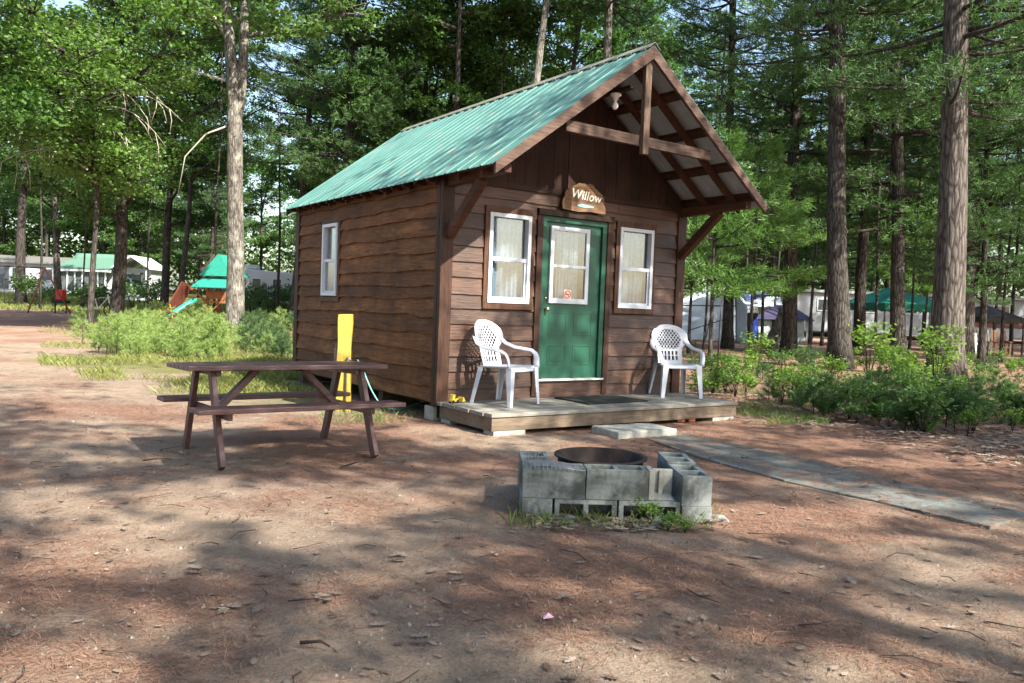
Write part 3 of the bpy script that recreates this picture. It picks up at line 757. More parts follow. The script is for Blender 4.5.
mb.build('joists', RIM, deck)
def block_mesh(mb, L=.39, W_=.19, H=.19, th=.032, tone=1.0):
    """hollow two-core block; cores along z"""
    X_ = [0, th, L/2-th/2, L/2+th/2, L-th, L]; Y_ = [0, th, W_-th, W_]; Z_ = [0, H*.5, H]
    vid = {}; vs = []
    def v(i, j, k):
        if (i, j, k) not in vid: vid[(i, j, k)] = len(vs); vs.append((X_[i], Y_[j], Z_[k]))
        return vid[(i, j, k)]
    solid = lambda i, j: 0 <= i < 5 and 0 <= j < 3 and not (j == 1 and i in (1, 3))
    fs = []
    for i in range(5):
        for j in range(3):
            if not solid(i, j): continue
            fs.append((v(i, j, 2), v(i+1, j, 2), v(i+1, j+1, 2), v(i, j+1, 2)))
            fs.append((v(i, j+1, 0), v(i+1, j+1, 0), v(i+1, j, 0), v(i, j, 0)))
            for k in (0, 1):
                if not solid(i-1, j): fs.append((v(i, j+1, k), v(i, j, k), v(i, j, k+1), v(i, j+1, k+1)))
                if not solid(i+1, j): fs.append((v(i+1, j, k), v(i+1, j+1, k), v(i+1, j+1, k+1), v(i+1, j, k+1)))
                if not solid(i, j-1): fs.append((v(i, j, k), v(i+1, j, k), v(i+1, j, k+1), v(i, j, k+1)))
                if not solid(i, j+1): fs.append((v(i+1, j+1, k), v(i, j+1, k), v(i, j+1, k+1), v(i+1, j+1, k+1)))
    mb.add(vs, fs, tone)
def cblock(label, loc, rz, mode='up', group=None, cat='cinder block', tone=1.0, tilt=0, m=CONC, name='cinder_block'):
    mb = MB(); block_mesh(mb, tone=tone)
    if mode == 'face':   # cores horizontal, opening towards -y
        mb.v = [(x, z, y) for x, y, z in mb.v]; mb.f = [f[::-1] for f in mb.f]
    for i, (x, y, z) in enumerate(mb.v):
        q = mnoise.noise(Vector((x*23+loc[0]*9, y*23, z*23)))*.0022; mb.v[i] = (x+q, y+q, z-q)
    o = mb.build(name, m, None, bevel=.004); o.location = tuple(map(float, loc)); o.rotation_euler = (tilt, 0, rz)
    return tag(o, label, cat, group)
def cb_local(s, t, z): return w3(s, t, z)
cblock('pale concrete block under the near left corner of the porch deck', cb_local(.02, -1.12, -.14), TH, m=PALEC)
cblock('pale concrete block under the far right corner of the porch deck', cb_local(3.23, -1.10, -.14), TH, m=PALEC)
cblock('block under the back left corner of the deck beside the cabin wall', cb_local(.0, -.28, -.141), TH, m=PALEC)
o = MB(); o.box(0, .4, 0, .2, .0, .16); ob = o.build('cinder_block', PALEC, None, bevel=.01); ob.location = tuple(cb_local(-.02, .06, 0)); ob.rotation_euler = (0, 0, TH)
tag(ob, 'concrete block propping the front left corner of the cabin', 'cinder block')
# step
mb = MB(); mb.box(0, .78, 0, .46, 0, .085); st = mb.build('step', PALEC, None, bevel=.012); st.location = tuple(w3(1.10, -1.76, .0)); st.rotation_euler = (0, 0, TH-.07)
tag(st, 'flat grey stone step in front of the porch deck', 'step')
# orange rubble
for i, (s_, t_) in enumerate(((2.78, -1.0), (2.93, -1.02))):
    mb = MB(); mb.box(-.05, .05, -.04, .04, 0, .07); o = mb.build('brick', plain('brick_orange', (.62, .24, .10), .9, .1, var=.2), None, bevel=.02); o.location = tuple(w3(s_, t_, 0)); o.rotation_euler = (0, 0, .4*i)
    tag(o, ('left' if i == 0 else 'right')+' one of two orange brick pieces under the deck edge', 'brick')
# mat
mb = MB(); mb.box(0, .95, 0, .62, 0, .014); o = mb.build('door_mat', BLACK, None, bevel=.004); o.location = tuple(w3(1.5, -.80, .234)); o.rotation_euler = (0, 0, TH+.02)
tag(o, 'dark rubber door mat on the porch deck before the green door', 'mat')
# toy loader
toy = thing('toy_loader', 'small yellow toy loader standing on the deck by the cabin corner', 'toy', at(454, 403.0, .233), TH+R(12))
toy.scale = (.85,)*3
mb = MB(); mb.hexa([(-.06, -.03, .02), (.06, -.03, .02), (.06, .03, .02), (-.06, .03, .02), (-.06, -.03, .055), (.05, -.03, .045), (.05, .03, .045), (-.06, .03, .055)]); mb.build('body', TOYY, toy, bevel=.004)
mb = MB(); mb.box(-.045, -.005, -.025, .025, .0551, .10); mb.box(-.05, .0, -.03, .03, .1001, .108); mb.build('cab', TOYY, toy, bevel=.003)
mb = MB(); mb.beam((.03, 0, .045), (.12, 0, .07), .012, .012); mb.hexa([(.11, -.045, .015), (.16, -.045, .02), (.16, .045, .02), (.11, .045, .015), (.11, -.045, .07), (.125, -.045, .075), (.125, .045, .075), (.11, .045, .07)]); mb.build('bucket', TOYY, toy)
for x in (-.04, .035):
    for y in (-.04, .028):
        mb = MB(); mb.lathe([(0, 0), (.02, 0), (.022, .004), (.022, .010), (0, .012)], n=14); mb.v = [(x+a, y+c, .022+b) for a, b, c in mb.v]; mb.build('wheel', BLACK, toy, True)

# ------------------------------------------------------------------ plastic chairs (facing -y)
def make_chair(label, loc, rz):
    c = thing('plastic_chair', label, 'chair', loc, rz, 'white plastic chairs on the porch deck')
    mb = MB(); n_ = 14; vs = []
    for j in range(n_+1):
        v = j/n_; y = -.25+.46*v; hw = .245-.035*v
        for i in range(n_+1):
            u = -1+2*i/n_; z = .415-.02*math.sin(math.pi*v)*(1-u*u)-(.045*max(0, (.12-v)/.12)**2)-.02*v+.014*abs(u)**4
            vs.append((u*hw, y, z))
    mb.add(vs, [(j*(n_+1)+i, j*(n_+1)+i+1, (j+1)*(n_+1)+i+1, (j+1)*(n_+1)+i) for j in range(n_) for i in range(n_)])
    mb.build('seat', CHAIR, c, True, 0, .012)
    # back: perforated shell
    mb = MB(); nu, nv = 72, 96; vs = []
    def hw(v):
        if v < .42: return .165+.02*v
        return .1734+.075*math.sin(min(1, (v-.42)/.25)*math.pi/2)
    def wv(v):
        h = hw(v)
        if v > .70: h *= math.sqrt(max(0, 1-((v-.70)/.302)**2.1))
        return max(h, .004)
    for j in range(nv+1):
        v = j/nv
        for i in range(nu+1):
            u = -1+2*i/nu; x = u*wv(v); z = .385+.53*v
            y = .20+.16*v+.0*v*v-1.1*x*x
            vs.append((x, y, z))
    fs = []
    for j in range(nv):
        for i in range(nu):
            v = (j+.5)/nv; u = -1+2*(i+.5)/nu; x = u*wv(v); z = v*.5; hole = False
            if .10 < v < .36 and abs(x) < .125:
                cell = (x+.125)/.25*5; fr = cell % 1
                if abs(fr-.5) < .27 and .13 < v < .34 and not (.225 < v < .245): hole = True
            if .40 < v < .90:
                a = (x+(z-.2)*.80)/.044; b = (x-(z-.2)*.80)/.044
                lim = 1-((v-.62)/.27)**2
                if lim > 0 and abs(x) < .165*math.sqrt(lim) and abs(a % 1-.5) < .385 and abs(b % 1-.5) < .385: hole = True
            if not hole: fs.append((j*(nu+1)+i, j*(nu+1)+i+1, (j+1)*(nu+1)+i+1, (j+1)*(nu+1)+i))
    mb.add(vs, fs); mb.build('backrest', CHAIR, c, True, 0, .008)
    for sx in (-1, 1):
        # arm: flat strip from the back, forward, then down to the front leg
        path = [(.222, .250, .735, .075), (.255, .185, .665, .065), (.282, .07, .625, .058), (.292, -.06, .612, .058), (.288, -.155, .602, .058), (.276, -.210, .57, .056), (.266, -.235, .52, .058), (.255, -.245, .46, .062), (.250, -.25, .41, .066)]
        mb = MB(); vs = []
        P_ = [np.array(p[:3]) for p in path]
        for i, p in enumerate(P_):
            dd = P_[min(i+1, 8)]-P_[max(i-1, 0)]; dd /= np.linalg.norm(dd)
            nn = np.array([1, 0, 0]) if i < 5 else np.array([.75, -.65, 0]); 
            nn = nn-dd*(nn@dd); nn /= np.linalg.norm(nn); up = np.cross(nn, dd); w_ = path[i][3]
            for a, b in ((-.5, -.018), (0, .006), (.5, -.018), (.5, -.026), (0, -.004), (-.5, -.026)):
                q = p+nn*w_*a+(-up if up[2] < -.1 else up)*b
                vs.append((q[0]*sx, q[1], q[2]))
        k = 6; fs = [(i*k+j, i*k+(j+1) % k, (i+1)*k+(j+1) % k, (i+1)*k+j) for i in range(8) for j in range(k)]+[tuple(range(k)), tuple(8*k+j for j in range(k))]
        if sx < 0: fs = [f[::-1] for f in fs]
        mb.add(vs, fs); mb.build('armrest', CHAIR, c, True)
        def leg(top, bot, wt, wb, ang):
            mb = MB()
            for (ax, off) in ((0, 1), (1, 1)):
                ca, sa = math.cos(ang), math.sin(ang)
                for (w0, w1) in ((wt, wb),):
                    T_, B_ = np.array(top), np.array(bot)
                    e = np.array([ca, sa, 0]) if ax == 0 else np.array([-sa, ca, 0])
                    pe = np.array([-sa, ca, 0]) if ax == 0 else np.array([ca, sa, 0])
                    def q(c0, w_, i, j): return c0+e*w_*i+pe*.006*j
                    o_ = .0 if ax == 0 else .0062
                    c8 = [q(B_, w1, 0, 0)+pe*o_*0+e*o_, q(B_, w1, 1, 0)+e*o_, q(B_, w1, 1, 1)+e*o_, q(B_, w1, 0, 1)+e*o_, q(T_, w0, 0, 0)+e*o_, q(T_, w0, 1, 0)+e*o_, q(T_, w0, 1, 1)+e*o_, q(T_, w0, 0, 1)+e*o_]
                    if ax == 1: c8 = [c8[1], c8[0], c8[3], c8[2], c8[5], c8[4], c8[7], c8[6]]
                    mb.hexa([(p[0]*sx, p[1], p[2]) for p in c8])
            if sx < 0: mb.f = [f[::-1] for f in mb.f]
            return mb
        leg((.252, -.262, .415), (.278, -.285, .0), .075, .042, R(180)-.0).v
        m1 = leg((.252, -.262, .415), (.275, -.285, 0), -.0, 0, 0) if False else leg((.256, -.262, .415), (.278, -.285, 0), .07, .04, math.pi*.5+.0)
        m1.build('leg', CHAIR, c, False, .002)
        m2 = leg((.215, .215, .40), (.255, .285, 0), .06, .038, math.pi*1.0)
        m2.build('leg', CHAIR, c, False, .002)
    return c
make_chair('left white plastic chair, turned sideways, with a perforated back', (-.06, 9.02, .233), R(54))
p = at(679, 398, .232); make_chair('right white plastic chair facing forward near the deck end', (p[0]-.02, p[1]+.24, .233), R(10))

# ------------------------------------------------------------------ picnic table
TP = np.array([-2.105, 6.012, 0])+U*.615+VV*.563
tab = thing('picnic_table', 'reddish brown wooden picnic table with attached benches', 'picnic table', TP+np.array([0, 0, .005]), TH); tab.rotation_euler = (R(-1.9), 0, TH)
mb = MB()
for i in range(5): y = -.36+i*.145; mb.box(-.82, .82, y, y+.138, .712, .750, rnd.uniform(.85, 1.15))
mb.build('tabletop', TABLE, tab, bevel=.006)
for sg, nm in ((-1, 'bench_seat'), (1, 'bench_seat')):
    mb = MB()
    y = -.70 if sg < 0 else .43
    mb.box(-.825, .825, y, y+.133, .415, .452, 1.05); mb.box(-.825, .825, y+.139, y+.27, .415, .452, .92)
    mb.build(nm, TABLE, tab, bevel=.006)
for xe in (-.615, .615):
    ins = .02*(1 if xe < 0 else -1)
    for sg in (-1, 1):
        mb = MB(); mb.beam((xe+(.0), sg*.565, .0), (xe, sg*.24, .69), .040, .088, (0, 1, 0)); mb.build('leg', TABLEZ, tab, bevel=.004)
    s2 = .043*(1 if xe < 0 else -1)
    mb = MB(); mb.box(xe+s2-.02, xe+s2+.02, -.60, .60, .355, .414); mb.build('bench_support', TABLE, tab, bevel=.004)
    mb = MB(); mb.box(xe+s2-.02, xe+s2+.02, -.28, .30, .665, .711); mb.build('top_cleat', TABLE, tab, bevel=.004)
    mb = MB(); mb.beam((xe+s2*2.2, 0, .37), (xe+(.42 if xe < 0 else -.42), 0, .70), .05, .08, (0, 1, 0)); mb.build('diagonal_brace', TABLE, tab, bevel=.004)

# ------------------------------------------------------------------ yellow post with pipe, tap, hose
pp = at(343, 411)
post = thing('hydrant_post', 'bright yellow painted wooden utility post behind the picnic table', 'post', pp, R(6))
mb = MB(); vs = []; 
for j in range(13):
    z = -.02+1.16*j/12
    for (a, b) in ((-1, -1), (1, -1), (1, 1), (-1, 1)): vs.append((a*(.080+.004*math.sin(j*1.3)), b*(.083+.003*math.cos(j*1.1+a)), z+(.004*a if j == 12 else 0)))
mb.add(vs, [(j*4+i, j*4+(i+1) % 4, j*4+4+(i+1) % 4, j*4+4+i) for j in range(12) for i in range(4)]+[(48, 49, 50, 51)])
mb.build('post', YELLOW, post, bevel=.008)
mb = MB(); mb.tube([(-.100, .02, .0), (-.100, .02, .80)], .012, 10); mb.box(-.120, -.085, -.02, .05, .52, .74); mb.build('conduit_box', GREY, post, bevel=.006)
mb = MB(); mb.tube([(.03, -.10, .0), (.03, -.10, .62), (.05, -.13, .64)], .012, 10); mb.tube([(.05, -.13, .64), (.08, -.19, .62)], .016, 10); mb.build('tap', GREY, post, True)
hp = [pp+U*a+VV*b+np.array([0, 0, c]) for a, b, c in ((.08, -.19, .62), (.13, -.24, .50), (.25, -.25, .25), (.40, -.22, .08), (.62, -.2, .02), (.85, -.02, .025), (1.1, .12, .05), (1.38, .2, .12), (1.6, .35, .16))]
sm = []
for i in range(len(hp)-1):
    p0, p1, p2, p3 = hp[max(i-1, 0)], hp[i], hp[i+1], hp[min(i+2, len(hp)-1)]
    for k in range(6):
        t = k/6; sm.append(.5*((2*p1)+(-p0+p2)*t+(2*p0-5*p1+4*p2-p3)*t*t+(-p0+3*p1-3*p2+p3)*t**3))
mb = MB(); mb.tube(sm, .009, 8)
tag(mb.build('garden_hose', HOSE, None, True), 'pale aqua garden hose running from the post tap under the cabin', 'hose')

# ------------------------------------------------------------------ fire pit
PA = R(1.6); PU = np.array([math.cos(PA), math.sin(PA), 0]); PV = np.array([-math.sin(PA), math.cos(PA), 0]); PO = np.array([.10, 5.045, 0])
def pit(p, q, z): return PO+PU*p+PV*q+np.array([0, 0, z])
G = 'cinder blocks stacked round the fire ring'
cblock('top left front cinder block of the fire pit, under the wire rack', pit(0, 0, .121), PA, 'up', G, tone=.95)
cblock('top middle front cinder block of the fire pit, large plain grey face', pit(.396, .004, .121), PA+.01, 'up', G, tone=.82)
# broken block
mb = MB(); mb.box(0, .035, 0.03, .19, 0, .19, 1.25); mb.box(.035, .175, .155, .19, 0, .175, 1.35); mb.hexa([(.035, .06, 0), (.175, .05, 0), (.175, .155, 0), (.035, .155, 0), (.035, .08, .012), (.16, .07, .012), (.16, .155, .03), (.035, .155, .03)], .9)
mb.hexa([(.08, .12, .0), (.11, .12, .0), (.11, .155, .0), (.08, .155, 0), (.085, .14, .17), (.105, .14, .17), (.105, .155, .17), (.085, .155, .17)], 1.2)
o = mb.build('cinder_block', PALEC, None, bevel=.004); o.location = tuple(pit(.793, 0, .121)); o.rotation_euler = (0, 0, PA); tag(o, 'broken pale cinder block with its front face missing', 'cinder block', G)
cblock('top right front cinder block laid end on, its hollow cores showing', pit(1.185, .0, .10), PA+R(90)+R(1), 'up', G, tone=1.08)
cblock('top right rear cinder block behind the end-on block of the fire pit', pit(1.178, .40, .112), PA+R(90)-R(2), 'up', G, tone=1.05)
cblock('top left rear cinder block running back along the fire ring', pit(.19, .20, .121), PA+R(90)+R(1), 'up', G, tone=.9)
cblock('bottom left cinder block showing a plain end under the wire rack block', pit(.19, .002, -.07), PA+R(90), 'up', G, tone=1.1)
cblock('bottom left centre cinder block with two dark openings', pit(.205, .01, -.07), PA, 'face', G, tone=1.05)
cblock('bottom right centre cinder block with two openings, weeds in front', pit(.605, .005, -.07), PA+.01, 'face', G, tone=1.0)
cblock('bottom right corner cinder block of the fire pit, plain end out', pit(1.19, .0, -.091), PA+R(90)+R(2), 'up', G, tone=1.0)
cblock('bottom left rear cinder block of the fire pit', pit(.19, .40, -.07), PA+R(90), 'up', G, tone=.95)
cblock('bottom right rear cinder block of the fire pit', pit(1.185, .40, -.08), PA+R(90), 'up', G, tone=.95)
# ring
ring = thing('fire_ring', 'rusty dark steel fire ring inside the cinder blocks', 'fire ring', (.655, 5.745, 0))
mb = MB(); mb.lathe([(.300, .0), (.300, .265), (.328, .272), (.328, .282), (.290, .282), (.290, 0)], n=56); mb.build('rim', IRON, ring, True)
mb = MB(); 
for k in range(9): x = -.24+.06*k; l = math.sqrt(.285**2-x*x); mb.tube([(x, -l, .17), (x, l, .17)], .006, 6)
mb.build('grate', IRON, ring)
mb = MB(); mb.lathe([(.0, .05), (.15, .06), (.289, .03)], n=24); mb.build('ash', plain('ash', (.12, .115, .11), .95, .05, var=.5, scale=20, bmp=.01), ring)
# wire rack on the corner
mb = MB()
def rk(a, b):
    p = a; q = b
    z = .318+.05*math.exp(-((p-.04)**2)/.004)*0
    y = q-.015; dz = 0
    if q < .0: dz = -.03; y = -.012
    return pit(p, y, .316+.012*math.sin(p*12)+dz*(.5+.5*math.sin(p*11)))
for i in range(15): mb.tube([rk(.02+i*.026, .19), rk(.02+i*.026, .10), rk(.02+i*.026, .012), rk(.02+i*.026, -.01)], .0022, 5)
for j in range(6): mb.tube([rk(.02+k*.036, .19-j*.038) for k in range(11)], .0026, 5)
for k in range(8): mb.tube([pit(.02+k*.02, .23, .315), pit(.025+k*.02, .215, .35+.004*(k % 2))], .0018, 4)
tag(mb.build('wire_rack', WIRE, None, True), 'bent wire cooking rack lying on the left front block', 'rack')
for i, (p, q, s_) in enumerate(((1.26, .06, .05), (.30, -.05, .045), (.86, -.07, .06))):
    mb = MB(); vs = []; 
    mb.lathe([(0, 0), (s_, .0), (s_*.9, s_*.4), (s_*.5, s_*.7), (0, s_*.75)], n=9)
    mb.v = [(x*(1+.25*math.sin(k*2.3)), y*(.8+.2*math.cos(k)), z) for k, (x, y, z) in enumerate(mb.v)]
    o = mb.build('stone', CONC, None); o.location = tuple(pit(p, q, 0)); 
    tag(o, ('broken concrete chip on the ground right of the fire pit', 'grey stone lying before the left opening of the fire pit', 'pale rubble stone lying before the right opening of the fire pit')[i], 'stone')

# ================================================================== vegetation
def pine_crown(seed, H, base, Rc, per=5, dens=1.0, nl=.17, nw=.024, step=.5):
    r = np.random.default_rng(seed); C_, D_ = [], []; mb = MB(); z = base; mb.tube([(0, 0, base-.1), (0, 0, H*.9)], .03, 5)
    while z < H-.3:
        f = (z-base)/(H-base); Lb = Rc*(1-f**1.4)*(.75 if f < .08 else 1)
        for b in range(per):
            if r.random() < .12: continue
            a = r.uniform(0, 6.283); L_ = Lb*r.uniform(.55, 1.1)+.3; up = r.uniform(-.06, .22)+.3*f
            zz = z+r.uniform(-.2, .2)
            k = 5; pp_ = [np.array([math.cos(a)*L_*t, math.sin(a)*L_*t, zz+up*L_*t-.10*L_*math.sin(t*3.1)*.6]) for t in np.linspace(0.01, 1, k)]
            mb.tube(pp_, [max(.01, .022*L_**.8*(1-.85*t)) for t in np.linspace(0, 1, k)], 4, 1, 0)
            nt_ = int((14+13*L_)*dens)
            t = r.uniform(.25, 1, nt_)**.75
            side = r.choice((-1, 1), nt_)*r.uniform(0, 1, nt_)**.8*(L_*.30*np.sin(np.clip(t, 0, .97)*3.0)+.15)
            dirv = np.array([math.cos(a), math.sin(a), 0]); sv = np.array([-math.sin(a), math.cos(a), 0])
            cz = zz+up*L_*t-.06*L_*np.sin(t*3.1)
            c = dirv*(L_*t)[:, None]+sv*side[:, None]; c[:, 2] = cz+r.normal(0, .05, nt_)
            d = dirv*.7+sv*np.sign(side)[:, None]*.7+np.array([0, 0, .25])
            for q in range(9):
                C_.append(c+r.normal(0, .035, (nt_, 3))); D_.append(d+r.normal(0, .75, (nt_, 3)))
        z += step*r.uniform(.75, 1.25)
    C_ = np.concatenate(C_); D_ = np.concatenate(D_)
    return needles(C_, D_, nl, nw, r), mb
def leaf_crown(seed, H, base, Rc, nclump=430, per=85, size=.17, shape=4, low=.2):
    r = np.random.default_rng(seed); mb = MB(); tips = []; mb.tube([(0, 0, base-.1), (0, 0, H*.85)], .03, 5)
    nlimb = 15
    for i in range(nlimb):
        f = (i+.5)/nlimb; z0 = base+(H-base)*f*.8; a = i*2.4+r.uniform(-.4, .4)
        L_ = Rc*(.75+.5*math.sin(math.pi*min(1, f*1.05)))*r.uniform(.7, 1.1); up = r.uniform(.15, .6)+.5*f
        p = np.array([0, 0, z0]); pts_ = [p]
        for k in range(5):
            a += r.uniform(-.3, .3); p = p+np.array([math.cos(a), math.sin(a), up*r.uniform(.5, 1.3)])*L_/5; pts_.append(p)
        mb.tube(pts_, [.10*(1-f*.5)*(1-k/6.2) for k in range(6)], 5)
        for j in range(1, 6):
            for q in range(4):
                b = a+r.uniform(-1.8, 1.8); l2 = L_*.42*r.uniform(.4, 1); e = pts_[j]+np.array([math.cos(b), math.sin(b), r.uniform(-.35, .6)])*l2
                mb.tube([pts_[j], (pts_[j]+e)/2+np.array([0, 0, .08]), e], [.03, .02, .008], 4); tips.append(e); tips.append((pts_[j]+e)/2)
    tips = np.array(tips); c = []
    idx_ = r.integers(0, len(tips), nclump)
    cc = tips[idx_]+r.normal(0, .35, (nclump, 3))*np.array([1, 1, .7])
    for k in range(nclump):
        m_ = int(per*r.uniform(.5, 1.5)); rr = r.uniform(.35, .85)
        c.append(cc[k]+np.clip(r.normal(0, .5, (m_, 3)), -1.1, 1.1)*np.array([rr, rr, rr*.42]))
    c = np.concatenate(c)
    return leaves(c, size, .55, .8, r, shape), mb
BARK_OF = {}
def link_mesh(name, data, parent):
    o = bpy.data.objects.new(name, data); col.objects.link(o); o.parent = parent; return o
def protomesh(name, arr, k, m, seed):
    o = nmesh(name, arr, k, np.random.default_rng(seed).uniform(0, 1, len(arr)), m); me_ = o.data; bpy.data.objects.remove(o); return me_
def protobranch(mb, m):
    o = mb.build('branch', m, None, True); me_ = o.data; bpy.data.objects.remove(o); return me_
PINES, OAKS = [], []
for i, (H, b, Rr) in enumerate(((22, 4.2, 3.9), (24, 6.5, 3.6), (20, 3.2, 4.2), (23, 8.5, 3.8))):
    a, mb = pine_crown(30+i, H, b, Rr); PINES.append((H, protomesh('crown', a, 4, NEED, i), protobranch(mb, BARKD)))
for i, (H, b, Rr, sz_, m) in enumerate(((17, 3.8, 4.2, .15, LEAF_L), (19, 5.0, 4.6, .155, LEAF_D), (15, 2.6, 4.0, .15, LEAF_L), (20, 7.5, 4.8, .155, LEAF_D))):
    a, mb = leaf_crown(50+i, H, b, Rr, size=sz_); OAKS.append((H, protomesh('crown', a, 4, m, i), protobranch(mb, BARKD)))
def trunk_mesh(r_base, H, lean, seed, n=14, m=BARKP, flare=1.25, wob=.10, parent=None):
    mb = MB(); pts_, rad = [], []
    for k in range(16):
        t = (k/15)**1.25; z = H*t-.15*(k == 0)
        pts_.append((lean[0]*z+.05*math.sin(z*.6+seed)*min(1, z/3), lean[1]*z+.05*math.cos(z*.5+seed)*min(1, z/3), z))
        rad.append(r_base*(1-.80*t)*(1+(flare-1)*math.exp(-z*2.2)))
    mb.tube(pts_, rad, n, 1, 0, wob)
    return mb.build('trunk', m, parent, True)
seedc = [100]
def tree(name, label, cat, px, py, px2, py2, Y, rad, kind, ci, barkm, group=None, scale=1.0, crown=True, lift=0):
    P1 = aty(px, py, Y); P2 = aty(px2, py2, Y)
    k = (P2[0]-P1[0])/(P2[2]-P1[2]); k = max(-.1, min(.1, k)); bx = P1[0]-k*P1[2]
    seedc[0] += 1; r = random.Random(seedc[0])
    t = thing(name, label, cat, (bx, Y, zg(bx, Y)), 0, group)
    H, cm, bm = (PINES if kind == 'pine' else OAKS)[ci]
    trunk_mesh(rad, H*scale*.93, (k, 0), seedc[0], m=barkm, parent=t)
    if crown:
        rz = r.uniform(0, 6.28)
        for nm, d in (('crown', cm), ('branchwork', bm)):
            o = link_mesh(nm, d, t); o.rotation_euler = (0, math.atan(k), rz) if False else (0, 0, rz); o.scale = (scale,)*3; o.location = (k*9, 0, lift)
    return t
T = tree
T('oak_tree', 'dark trunked oak standing left of the seedlings, by the swings', 'tree', 117, 305, 127, 140, 33, .27, 'oak', 0, BARKD)
T('pine_tree', 'slim tree left of the forked tree, in front of the far woods', 'tree', 165, 290, 170, 200, 50, .26, 'oak', 1, BARKP)
T('pine_tree', 'pinkish trunk at the far left edge by the swing beam', 'tree', 21, 285, 22, 200, 54, .33, 'oak', 3, BARKP)
T('oak_tree', 'pale lit trunk between the far left house and the screened porch', 'tree', 58, 285, 55, 230, 60, .26, 'oak', 1, BARKB)
T('oak_tree', 'thin dark trunk just left of the playground ramp', 'tree', 181, 290, 189, 200, 47, .17, 'oak', 3, BARKD)
T('pine_tree', 'dark pine with its trunk rising just behind the rear cabin eave', 'pine', 304, 180, 314, 60, 42, .22, 'pine', 0, BARKD, lift=4)
T('pine_tree', 'thick dark pine over the rear left slope of the roof', 'pine', 349, 165, 350, 80, 37, .27, 'pine', 2, BARKD, lift=3)
T('oak_tree', 'leafy oak rising behind the middle of the roof ridge', 'tree', 425, 120, 425, 30, 40, .23, 'oak', 1, BARKD)
T('pine_tree', 'grey pine trunk behind the roof ridge, left of the thin pale tree', 'pine', 458, 60, 461, 5, 35, .25, 'oak', 0, BARKP, lift=8)
T('birch_tree', 'thin pale tree with bare twigs behind the roof ridge', 'tree', 505, 50, 509, 0, 38, .13, 'oak', 3, BARKG, lift=6)
T('pine_tree', 'pale straight pine trunk behind the ridge, left of a dark one', 'pine', 539, 70, 547, 5, 32, .23, 'pine', 1, BARKG, lift=7)
T('pine_tree', 'slim dark trunk between two pale trunks above the roof', 'pine', 575, 55, 581, 0, 36, .19, 'pine', 3, BARKD, lift=6)
T('pine_tree', 'pale pine trunk nearest to the gable peak of the cabin', 'pine', 607, 50, 608, 0, 33, .26, 'pine', 1, BARKG, lift=7)
T('pine_tree', 'dark pine right of the gable, seen past the roof corner', 'pine', 728, 300, 731, 50, 32, .21, 'pine', 3, BARKD)
T('pine_tree', 'grey pine standing in front of the purple roofed shelter', 'pine', 790, 300, 797, 50, 29, .26, 'pine', 0, BARKP)
T('pine_tree', 'thick straight dark pine with green foliage across its upper trunk', 'pine', 839, 300, 836, 50, 22, .29, 'pine', 3, BARKD)
T('pine_tree', 'narrow pine close behind the right side of the thick dark pine', 'pine', 861, 300, 871, 60, 31, .22, 'pine', 1, BARKP)
T('pine_tree', 'straight dark pine right of the green canopy', 'pine', 898, 300, 896, 50, 26, .23, 'pine', 0, BARKD)
T('pine_tree', 'broadest pine on the right with grey furrowed bark in sun', 'pine', 948, 300, 956, 50, 19.5, .37, 'pine', 1, BARKB)
T('pine_tree', 'dark pine half hidden behind the broadest pine', 'pine', 966, 300, 971, 50, 29, .27, 'pine', 3, BARKD)
T('pine_tree', 'thin young pine at the right edge beside the wooden chairs', 'pine', 983, 300, 991, 50, 26, .11, 'pine', 2, BARKD, scale=.7)
# forked lit tree on the left
fk = aty(235, 330, 27.2)
ft = thing('forked_tree', 'pale sunlit tree that forks high up, beside the playground tower', 'tree', (fk[0], 27.2, 0))
mb = MB(); zf = 8.4
mb.tube([(0, 0, -.2), (.0, 0, .4), (-.02, 0, 2.5), (-.12, 0, 5), (-.16, 0, 6.6), (-.20, 0, 7.6), (-.36, 0, 9.2), (-.56, 0, 11.2), (-.95, .2, 16)], [.40, .31, .27, .25, .25, .22, .18, .15, .06], 16, 1, 0, .10)
mb.tube([(-.14, 0, 6.8), (-.02, .05, 7.8), (.04, .05, 9), (.05, 0, 11.5), (.1, 0, 17)], [.16, .17, .16, .14, .05], 12)
ftr = mb.build('trunk', BARKG, ft, True)
mb = MB(); mb.tube([(-.35, 0, 9.6), (-1.0, 0, 10.5), (-2.1, 0, 11.1)], [.09, .07, .03], 8); mb.tube([(-.1, 0, 7.0), (-1.1, 0, 6.6), (-1.7, -.2, 5.8), (-1.9, -.2, 4.6)], [.035, .03, .02, .01], 6)
mb.tube([(-.3, 0, 8.3), (-1.5, .0, 8.6), (-2.6, .1, 8.1)], [.05, .04, .012], 6)
mb.build('dead_branch', DEADB, ft, True)
a, mb2 = leaf_crown(77, 20, 9.5, 4.6, 380, 55, .16)
c_ = nmesh('crown', a, 4, rng.uniform(0, 1, len(a)), LEAF_L, ft); mb2.build('branchwork', BARKG, ft, True)
